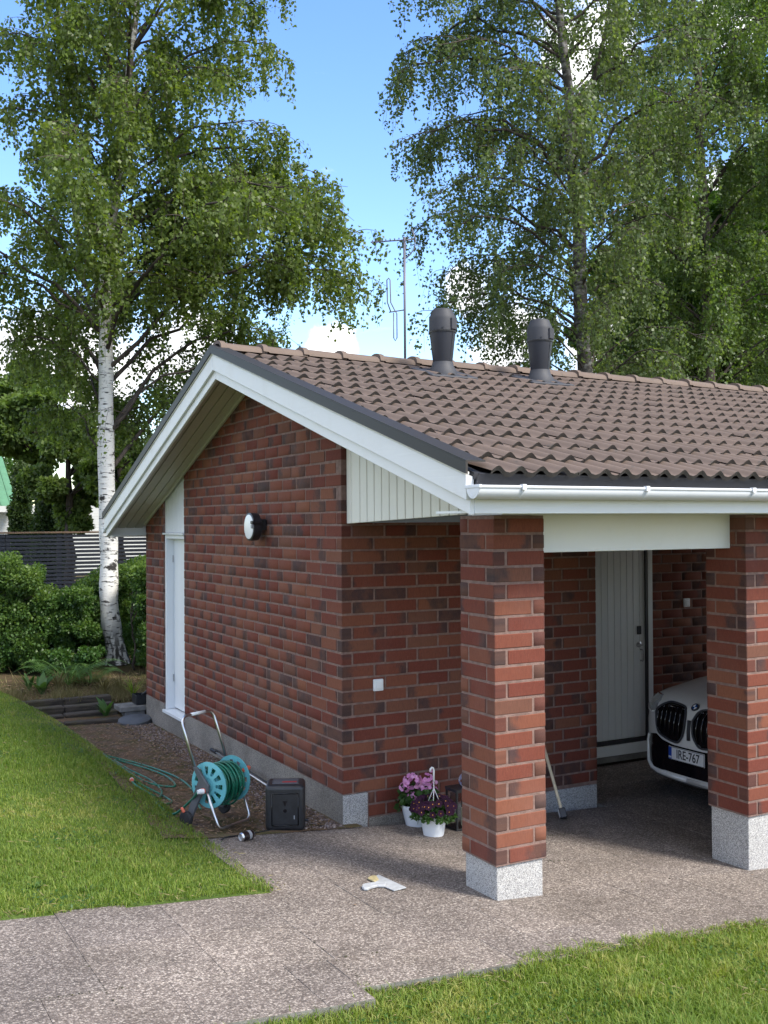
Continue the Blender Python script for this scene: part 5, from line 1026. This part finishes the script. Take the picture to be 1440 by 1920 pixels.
# ------------------------------------------------------------------ trees
def tubes_np(name,paths,m,parent,n=5):
    """many tapered tubes in one mesh: paths list of (pts(k,3), radii(k))"""
    V=[];F=[];o=0
    for P,r_ in paths:
        P=np.asarray(P,float); k_=len(P); t_=np.gradient(P,axis=0); t_/=np.linalg.norm(t_,axis=1,keepdims=True)+1e-9
        ref=np.where(np.abs(t_[:,2:3])<.9,np.array([[0,0,1.]]),np.array([[1.,0,0]])); u=np.cross(t_,ref); u/=np.linalg.norm(u,axis=1,keepdims=True)+1e-9; w_=np.cross(t_,u)
        a=np.arange(n)*2*math.pi/n; ring=P[:,None]+np.asarray(r_)[:,None,None]*(u[:,None]*np.cos(a)[None,:,None]+w_[:,None]*np.sin(a)[None,:,None]); V.append(ring.reshape(-1,3))
        i=np.arange(k_-1)[:,None]*n+np.arange(n)[None]; j=np.arange(k_-1)[:,None]*n+(np.arange(n)[None]+1)%n; F.append(np.stack([i,j,j+n,i+n],-1).reshape(-1,4)+o); o+=k_*n
    return npmesh(name,np.concatenate(V),np.concatenate(F),m,parent,smooth=True)
def interp_path(P,s):
    P=np.asarray(P,float); x=np.linspace(0,1,len(P)); return np.stack([np.interp(s,x,P[:,i]) for i in range(3)],-1)
def birch(label,trunk,radii,env,zr,nl,nleaf,leaf,m,seed,weep=.55,rise=.5,stems=(),dens=None,droop=.0,extra=(),bark='bark_birch',inner=.22):
    g=np.random.default_rng(seed); base=trunk[0]; t=mk('birch_tree',tuple(base),label,'tree')
    tp=interp_path(trunk,np.linspace(0,1,60)); tr=np.interp(np.linspace(0,1,60),np.linspace(0,1,len(radii)),radii); tp[:,:2]+=.02*np.stack([np.sin(np.arange(60)*.5+seed),np.cos(np.arange(60)*.43)],1)
    tr=tr*(1+.05*np.sin(np.arange(60)*1.3)); tr[0]*=1.35; tr[1]*=1.12
    tk=tubes_np('trunk',[(tp,tr)],bark,t,16)
    big=[];thin=[];LP=[];LA=[]; zs=tp[:,2]; twigs=[]
    for st,sr in stems: big.append((interp_path(st,np.linspace(0,1,20)),np.interp(np.linspace(0,1,20),np.linspace(0,1,len(sr)),sr)))
    for i in range(nl+len(extra)):
        f=((i+.5)/nl); zt=zr[0]+(zr[1]-zr[0])*f; az_=i*2.39996+g.uniform(-.5,.5)
        if i<nl: Rm=env(zt,az_)
        else: az_,zt,Rm=extra[i-nl]
        if Rm<.25: continue
        rise_=rise if i<nl else g.uniform(.12,.5)
        L=Rm*(g.uniform(.62,1.) if i<nl else 1.); z_end=zt; z0=max(zt-rise_*L*g.uniform(.6,1.2),zr[0]*.7+tp[0,2]*.3); k_=int(np.argmin(np.abs(zs-z0))); p0=tp[k_]
        d=np.array([math.cos(az_),math.sin(az_),0]); s=np.linspace(0,1,9)[:,None]; bow=L*.22
        P=p0+d*L*s+np.array([0,0,1.])*((z_end-p0[2])*(1-(1-s)**1.8)+bow*np.sin(math.pi*s)*.5-droop*L*s**3); P[1:-1]+=g.normal(0,.05*L/3,(7,3)); P[:,:2]+= (trunk[0][:2]*0)
        r0=max(.010,min(.038,.0115*L)); big.append((P,np.linspace(r0,.005,9)))
        nsb=int(5+L*4.5)
        for b in range(nsb):
            sb=g.uniform(inner,1.)**.75; q=interp_path(P,np.array([sb]))[0]; a2=az_+g.normal(0,1.0); l2=g.uniform(.25,.85)*(.35+.3*L)*(1.15-sb*.55); d2=np.array([math.cos(a2),math.sin(a2),g.uniform(-.15,.65)])
            S_=np.linspace(0,1,5)[:,None]; Q=q+d2*l2*S_+np.array([0,0,-1.])*(.45*l2*S_**2)*weep*1.4; thin.append((Q,np.linspace(.008,.003,5)))
            ntw=max(3,int(2+l2*9))
            for w_ in range(ntw):
                st=interp_path(Q,np.array([g.uniform(.15,1)]))[0]; lt=g.uniform(.18,.5)+weep*g.uniform(0,.75)*g.uniform(.3,1); a3=g.uniform(0,6.3); o=np.array([math.cos(a3),math.sin(a3),0])*g.uniform(.03,.2)
                twigs.append((st,o,lt))
    nt=len(twigs); per=max(4,int(nleaf/nt)); ST=np.array([q[0] for q in twigs]); OO=np.array([q[1] for q in twigs]); LT=np.array([q[2] for q in twigs])
    # leaves: distribute along hanging twigs
    cnt=np.maximum(2,np.round(per*LT/LT.mean()).astype(int)); idx=np.repeat(np.arange(nt),cnt); s=g.uniform(0,1,len(idx))
    P=ST[idx]+OO[idx]*np.sqrt(s)[:,None]*1.2; P[:,2]-=LT[idx]*s**1.15-.03; P+=g.normal(0,.035,P.shape)
    if dens is not None:
        ok=dens(P,g); P=P[ok]
    ax=np.tile(np.array([[0,0,-.75]]),(len(P),1))+g.normal(0,.35,(len(P),3)); tint=g.beta(2,2.6,len(P))*.75+.25*np.clip(.5+.5*pnoise(P[:,0]*1.3+P[:,2],P[:,1]+P[:,2]*.7,1.1,seed),0,1)
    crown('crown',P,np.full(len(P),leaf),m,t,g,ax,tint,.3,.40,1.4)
    tubes_np('limb',big,'bark_dark' if seed%2 else 'bark_dark',t,7)
    sel=g.permutation(nt)[:min(nt,2600)]
    tw=[(np.stack([ST[i],ST[i]+OO[i]*.6+np.array([0,0,-LT[i]*.4+.02]),ST[i]+OO[i]*1.1+np.array([0,0,-LT[i]])]),[.0035,.0028,.002]) for i in sel]
    b_=tubes_np('twig',thin+tw,'bark_twig',t,3); b_['kind']='stuff'
    for q in t.children:
        if q.name.startswith('limb'): q['kind']='stuff'
    return t,len(P)
A2=math.atan2(RT[1],RT[0])                                            # azimuth that is "right" in the view
AC=math.atan2(CAM[1]-9.2,CAM[0]-.4)
def envL(z,a):
    r=np.interp(z,[3.2,4.2,5.2,6.2,7.2,7.9,8.5,9.2,10.5,12,13.5,15],[1.2,2.2,3.6,4.3,4.5,3.9,3.1,2.9,3.0,2.6,1.8,.5]); c=math.cos(a-A2); k=math.cos(a-AC)
    if z<6.2 and k>.6: return .2                                  # pruned on the side towards the house
    return r*(.86+.14*c if z>5 else .8+.1*c)
Lp=lambda x,y,D=16.5: NP(x,y,D)
tl=[Lp(219,1246),Lp(210,1180),Lp(204,1100),Lp(202,1000),Lp(200,800),Lp(196,640),Lp(200,500),Lp(214,380),Lp(236,220),Lp(252,60),Lp(262,-120),Lp(268,-380)]
rl=[.165,.150,.145,.14,.125,.105,.09,.075,.062,.05,.036,.012]
def densL(P,g):
    q=(P-np.array([.38,9.18,0])); side=q@RT; near=-(q@FW)
    ok=(P[:,2]<14.)&~((side>2.0)&(P[:,2]<5.0))&(P[:,2]>3.3+.4*np.sin(side*3.))
    return ok&~((np.abs(side)<.36)&(P[:,2]<6.0)&(near>-.1)&(g.uniform(0,1,len(P))<.7))
birch('tall white-barked birch with hanging foliage behind the left eaves',np.array(tl),rl,envL,(4.3,13.6),84,150000,.067,'leaf_birch',51,.75,.55,stems=[([Lp(200,520),Lp(150,460),Lp(125,300),Lp(110,120),Lp(105,-60)],[.055,.045,.035,.025,.012])],dens=densL,droop=.10,inner=.06,extra=[(A2+a,z,l) for a,z,l in ((-.1,7.3,4.0),(.25,6.9,3.9),(-.35,7.4,3.7),(.05,6.5,3.8),(.1,7.8,3.4),(.0,8.3,3.0))])
def envR(z,a):
    r=np.interp(z,[4.,5.2,6.,7,8,9,10,11,12,13.5,15,17],[1.6,2.5,2.7,3.0,3.4,3.6,3.5,3.3,3.0,2.5,1.8,.4]); return r*(.93-.07*math.cos(a-A2))
DR=18.6
tl=[NP(1102,1010,DR),NP(1099,800,DR),NP(1093,600,DR),NP(1083,430,DR),NP(1074,300,DR),NP(1063,160,DR),NP(1050,0,DR),NP(1040,-200,DR),NP(1036,-420,DR)]
tl[0][2]=.4
def pj_y(P): d=P-CAM; z=d@FW; return 960-FPX*(d@UP)/z
birch('tall grey-trunked birch with thin drooping foliage behind the two roof vents',np.array(tl),[.15,.135,.125,.115,.10,.085,.065,.04,.012],envR,(5.0,15.5),72,90000,.066,'leaf_birch_grey',53,1.0,.35,bark='bark_grey',inner=.05,stems=[([NP(1074,280,DR),NP(1105,180,DR),NP(1135,60,DR),NP(1150,-60,DR)],[.05,.04,.03,.02])],dens=lambda P,g:P[:,2]<15.2,droop=.14,extra=[(A2+math.pi+a,z,l) for a,z,l in ((.2,9.3,3.3),(-.3,9.8,3.2),(.1,10.6,3.2),(.35,8.3,2.8),(-.1,7.2,2.4),(-.2,11.4,3.0),(.15,6.3,2.0),(.0,12.3,2.8))])
D3=22.
tl=[NP(1335,1010,D3),NP(1330,700,D3),NP(1322,450,D3),NP(1310,200,D3),NP(1300,0,D3),NP(1296,-300,D3)]; tl[0][2]=.4
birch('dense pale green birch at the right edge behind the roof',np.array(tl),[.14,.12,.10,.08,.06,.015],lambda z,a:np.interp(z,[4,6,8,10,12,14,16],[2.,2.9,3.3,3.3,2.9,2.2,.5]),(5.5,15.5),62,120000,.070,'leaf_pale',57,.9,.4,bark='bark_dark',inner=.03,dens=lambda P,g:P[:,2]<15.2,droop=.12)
def broadleaf(name,label,cat,base,H,centers,nleaf,leaf,m,seed,trunk_r=.12,trunks=None,bark='bark_dark',shell=.55,group=None,flat=1.):
    """crown built from leaf clumps: centers (k,4) = x,y,z,r"""
    g=np.random.default_rng(seed); t=mk(name,tuple(base),label,cat,group); C=np.asarray(centers,float); w_=C[:,3]**2; cnt=np.maximum(20,(nleaf*w_/w_.sum()).astype(int)); idx=np.repeat(np.arange(len(C)),cnt)
    d=g.standard_normal((len(idx),3)); d/=np.linalg.norm(d,axis=1,keepdims=True); rad=np.clip(1-np.abs(g.normal(0,shell*.55,len(idx))),.05,1.12)
    lump=1+.18*np.sin(d[:,0]*5+idx*1.7)*np.sin(d[:,1]*6+idx)+.14*np.sin(d[:,2]*7+idx*.9)
    P=C[idx,:3]+d*(C[idx,3]*rad*lump)[:,None]*np.array([1,1,flat])
    ok=P[:,2]>base[2]+.03; P=P[ok]; dd=d[ok]
    ax=dd*.8+np.array([0,0,-.25])+g.normal(0,.4,P.shape); tint=g.beta(2,2.8,len(P))*.7+.3*np.clip(.5+.5*pnoise(P[:,0]*1.5,P[:,1]*1.5+P[:,2]*1.8,1.2,seed),0,1)
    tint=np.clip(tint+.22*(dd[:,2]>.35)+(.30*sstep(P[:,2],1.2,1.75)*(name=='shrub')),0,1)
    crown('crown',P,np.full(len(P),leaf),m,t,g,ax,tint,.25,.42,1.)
    br=[]
    for (p,q,r0) in (trunks or [(np.array(base),np.array(base)+np.array([0,0,H*.75]),trunk_r)]):
        p=np.array(p,float);q=np.array(q,float); s=np.linspace(0,1,10)[:,None]; P_=p+(q-p)*s+np.concatenate([np.zeros((1,3)),g.normal(0,.02,(8,3)),np.zeros((1,3))]); br.append((P_,np.linspace(r0,r0*.35,10)))
    tubes_np('trunk',br,bark,t,9)
    lb=[]
    for c in C[g.permutation(len(C))[:min(len(C),26)]]:
        tr=br[g.integers(len(br))][0]; p0=tr[np.argmin(np.abs(tr[:,2]-(c[2]-.5*c[3]-.35*np.hypot(*(c[:2]-tr[5,:2])))))]; s=np.linspace(0,1,6)[:,None]; P_=p0+(c[:3]-p0)*s; P_[:,2]+=.12*np.sin(math.pi*s[:,0]); lb.append((P_,np.linspace(max(.008,trunk_r*.28),.006,6)))
    l_=tubes_np('limb',lb,bark,t,5); l_['kind']='stuff'; return t
def clumps(g,c,R_,n,r0,r1,flat=1.):
    d=g.standard_normal((n,3)); d/=np.linalg.norm(d,axis=1,keepdims=True); rr=g.uniform(.35,1.,n)**.6
    P=np.array(c)+d*rr[:,None]*np.array(R_); return np.concatenate([P,g.uniform(r0,r1,n)[:,None]],1)
G=np.random.default_rng(77)
# maples at the right, behind the roof
def tree_at(label,x,ytop,ybot,wpx,D,nleaf,leaf,m,seed,n=46,name='maple_tree',multi=1,base_z=.4):
    top=NP(x,ytop,D); bot=NP(x,ybot,D); c=(top+bot)/2; Rz=(top[2]-bot[2])/2; Rx=wpx/2*D/FPX; base=np.array([c[0],c[1],base_z])
    trunks=[]
    for k in range(multi): o=np.array([math.cos(k*2.1)*.35,math.sin(k*2.1)*.35,0])*(multi>1); trunks.append((base+o,np.array([c[0],c[1],c[2]+Rz*.55])+o*2.2,.13 if multi==1 else .085))
    g=np.random.default_rng(seed); return broadleaf(name,label,'tree',tuple(base),top[2]-base_z,clumps(g,c,(Rx*.9,Rx*.9,Rz*.92),n,Rx*.20,Rx*.36),nleaf,leaf,m,seed,trunks=trunks,flat=.8)
tree_at('dark green maple with several thin trunks behind the right end of the roof',1330,330,800,300,26,80000,.13,'leaf_maple',61,60,multi=3)
tree_at('darker maple half hidden behind the pale birch at the right edge',1500,250,850,330,27,50000,.14,'leaf_maple',62,44,multi=2)
tree_at('low deep green maple filling the gap right of the grey birch',1190,400,820,210,29,45000,.14,'leaf_maple',63,36)
tree_at('tall broadleaf tree rising behind the pale birch',1420,-150,420,330,33,22000,.13,'leaf_pale',64,40,name='broadleaf_tree')
# trees behind the left fence
tree_at('leafy tree left of the birch trunk above the green roof',70,690,880,200,27,24000,.13,'leaf_pale',65,26,name='broadleaf_tree')
tree_at('leafy tree right of the birch trunk behind the left eaves',330,790,1000,220,25,26000,.12,'leaf_pale',66,26,name='broadleaf_tree')
tree_at('distant tree beyond the green roofed house',-60,760,960,240,58,14000,.18,'leaf_maple',67,20,name='broadleaf_tree')
def thuja(x,ytop,D,w,label,seed):
    g=np.random.default_rng(seed); top=NP(x,ytop,D); base=np.array([top[0],top[1],.4]); H=top[2]-.4; C=[]
    for k in range(22): f=k/21; r_=w*(1-.55*f**1.6); C.append((base[0]+g.normal(0,.06),base[1]+g.normal(0,.06),.4+H*f*.97,r_))
    broadleaf('thuja_tree',label,'tree',tuple(base),H,C,26000,.07,'leaf_thuja',seed,.08,shell=.3)
tree_at('young leafy tree in front of the white house wall left of the birch trunk',130,770,1000,170,23,26000,.10,'leaf_pale',68,30,name='broadleaf_tree')
tree_at('leafy tree between the birch trunk and the left eaves',225,800,1010,130,22,20000,.10,'leaf_pale',69,24,name='broadleaf_tree')
thuja(42,870,25.,.34,'narrow columnar thuja in front of the green roof',71); thuja(92,915,24.,.52,'broad thuja beside the columnar one behind the fence',72)

# ------------------------------------------------------------------ shrubs by the fence
def shrub(label,pts,D,nleaf,leaf,seed,m='leaf_shrub'):
    g=np.random.default_rng(seed); C=[]
    for (x,y,r_) in pts:
        for k in range(13): C.append(np.append(NP(x+g.normal(0,r_*38),y+g.normal(0,r_*34),D+g.uniform(-.5,.8)),r_*g.uniform(.25,.55)))
    c=np.mean(C,0); base=(c[0],c[1],.18)
    broadleaf('shrub',label,'shrub',base,1.2,C,nleaf,leaf,m,seed,.03,trunks=[((c[0]+.2*i-.3,c[1]+.1*(i%2),.15),(c[0]+.22*i-.35,c[1],c[2]),.02) for i in range(4)],shell=.45,group='shrubs along the fence')
shrub('tall shrub with yellow green tips at the left edge by the fence',[(12,1085,.42),(45,1085,.36),(0,1150,.45),(55,1150,.42),(20,1205,.4),(70,1205,.38),(-40,1110,.45),(-60,1190,.5),(80,1125,.32),(5,1235,.34),(55,1238,.34)],15.9,83700,.042,81)
shrub('lower shrub in the dip of the hedge left of the birch trunk',[(110,1140,.36),(140,1130,.30),(112,1185,.40),(146,1182,.32),(130,1225,.34),(105,1238,.34),(140,1242,.26)],15.9,64800,.042,82)
shrub('shrub between the birch trunk and the house corner',[(276,1085,.32),(285,1068,.34),(278,1128,.32),(290,1140,.36),(280,1190,.32),(298,1200,.36),(300,1095,.4),(276,1235,.24)],16.0,54000,.042,83)
shrub('shaded shrub right behind the birch trunk',[(170,1112,.34),(200,1108,.36),(230,1090,.36),(250,1075,.34),(180,1160,.38),(215,1165,.36),(240,1140,.36),(200,1200,.34),(235,1205,.32),(165,1205,.32)],17.6,70200,.042,84)
shrub('dark undergrowth along the foot of the hedge left of the birch',[(20,1225,.24),(70,1232,.24),(110,1236,.22),(150,1235,.20),(175,1228,.16),(-20,1228,.26)],15.7,16000,.045,85,'leaf_pot')
# fern, weeds and tall grass above the steps
def fern(x,y,D,label,seed,nf=9,L=.5):
    g=np.random.default_rng(seed); b=NP(x,y,D); b[2]=float(terrain(b[0],b[1]))-.05; t=mk('fern',tuple(b),label,'fern')
    for k in range(nf):
        a=k*2.4+g.uniform(-.3,.3); l=L*g.uniform(.7,1.1); s=np.linspace(0,1,26); d=np.array([math.cos(a),math.sin(a),0]); sp=np.stack([b+d*l*.8*q+np.array([0,0,1])*l*(1.05*q-.85*q*q) for q in s]); V=[];F=[]; sd=np.cross(d,[0,0,1.])
        for i in range(2,26):
            w_=.17*L*2*math.sin(math.pi*min(1,(s[i]*.92+.06)))**.8*(1.1-s[i]); 
            for sg in (1,-1):
                o=len(V); p=sp[i]; dirn=sd*sg*.9+d*.35+np.array([0,0,-.15]); V+=[p,p+dirn*w_*.5+d*.010,p+dirn*w_,p+dirn*w_*.5-d*.010]; F.append((o,o+1,o+2,o+3))
        o=len(V); V+=[p+sd*.006 for p in sp]+[p-sd*.006 for p in sp]; F+=[(o+i,o+i+1,o+27+i,o+26+i) for i in range(25)]
        npmesh('frond',np.array(V),np.array(F),'leaf_fern',t,rnd=np.full(len(V),g.uniform(.2,.9)))
fern(128,1262,14.7,'bright fern with arching fronds in front of the hedge',91,12,1.05); fern(168,1262,14.9,'smaller fern half hidden beside the larger one',92,9,.8)
def weed(x,y,D,label,seed,n=12,L=.25,name='weed',m='leaf_fern',wd=.10):
    g=np.random.default_rng(seed); b=NP(x,y,D); b[2]=float(terrain(b[0],b[1]))-.03; t=mk(name,tuple(b),label,'weed' if name=='weed' else 'grass')
    for k in range(n):
        a=g.uniform(0,6.3); d=np.array([math.cos(a),math.sin(a),0]); l=L*g.uniform(.6,1.1); bend=g.uniform(.3,.9); s=np.linspace(0,1,6); sd=np.cross(d,[0,0,1.]); sp=[b+d*.02+d*l*bend*q*q+np.array([0,0,1])*l*(q-.4*bend*q*q) for q in s]; w_=[wd*l*math.sin(math.pi*min(.98,.12+.86*q)) for q in s]
        V=[p+sd*q for p,q in zip(sp,w_)]+[p-sd*q for p,q in zip(sp,w_)]; F=[(i,i+1,7+i,6+i) for i in range(5)]; npmesh('blade' if name!='weed' else 'leaf',np.array(V),np.array(F),m,t,rnd=np.full(12,g.uniform(.1,.9)))
weed(78,1274,14.0,'broad-leaved weed at the lawn edge below the hedge',93,14,.34,wd=.16); weed(198,1312,13.2,'long-leaved weed growing from the timber steps',94,11,.30,wd=.12); weed(55,1275,14.2,'upright weed at the left end of the hedge',95,8,.3)
for i,(x,y,D) in enumerate(((195,1272,14.1),(225,1268,14.3),(250,1278,14.0),(110,1278,14.2))): weed(x,y,D,['dry grass tuft in the middle above the steps','pale grass tuft below the birch trunk','grass tuft beside the house corner above the steps','grass tuft at the left end of the top step'][i],96+i,46,.36,'grass_tuft','straw' if i!=2 else 'grass',.018)
def drybank():
    g=np.random.default_rng(141); n=5200; x=g.uniform(-3.0,1.0,n); y=6.45+np.abs(g.standard_normal(n))*.55; z=terrain(x,y)-.05; h_=g.uniform(.06,.24,n)*(.4+.8*sstep(pnoise(x,y,5,3),-.5,.8)); a=g.uniform(0,6.3,n); l=h_*g.uniform(.2,.9,n); e=.0045
    v=np.zeros((n,3,3)); v[:,0]=np.stack([x-e,y,z],1); v[:,1]=np.stack([x+e,y,z],1); v[:,2]=np.stack([x+np.cos(a)*l,y+np.sin(a)*l,z+h_],1); o=np.arange(n)*3
    tag(npmesh('dry_grass',v.reshape(-1,3),np.stack([o,o+1,o+2],1),'straw',rnd=np.repeat(g.uniform(0,1,n),3)),'dry grass and weeds on the bank between the steps and the hedge',kind='stuff')
drybank()
g=np.random.default_rng(5)
for i,(x,y) in enumerate(((65,1690),(160,1685))): weed(x,y,6.2+.0*i,['leafy weed at the lawn border left of the slabs','second leafy weed at the lawn border beside the slabs'][i],120+i,12,.085,wd=.16)
# twigs poking over the ridge
t=mk('rowan_sapling',(1.0,6.6,.2),'thin sapling tip with small leaves showing above the ridge','tree')
g=np.random.default_rng(8); bp_=NP(512,640,15.5); tipp=NP(545,603,15.5); base=np.array([bp_[0],bp_[1],.2]); t.location=tuple(base)
tubes_np('trunk',[(np.array([base,bp_*.5+base*.5,bp_,tipp]),[.02,.015,.006,.003])],'bark_twig',t,5)
P=np.concatenate([bp_+(tipp-bp_)*s+g.normal(0,.05,(22,3)) for s in (.1,.3,.5,.75,.95)]); crown('crown',P,np.full(len(P),.06),'leaf_pale',t,g,wr=.25)
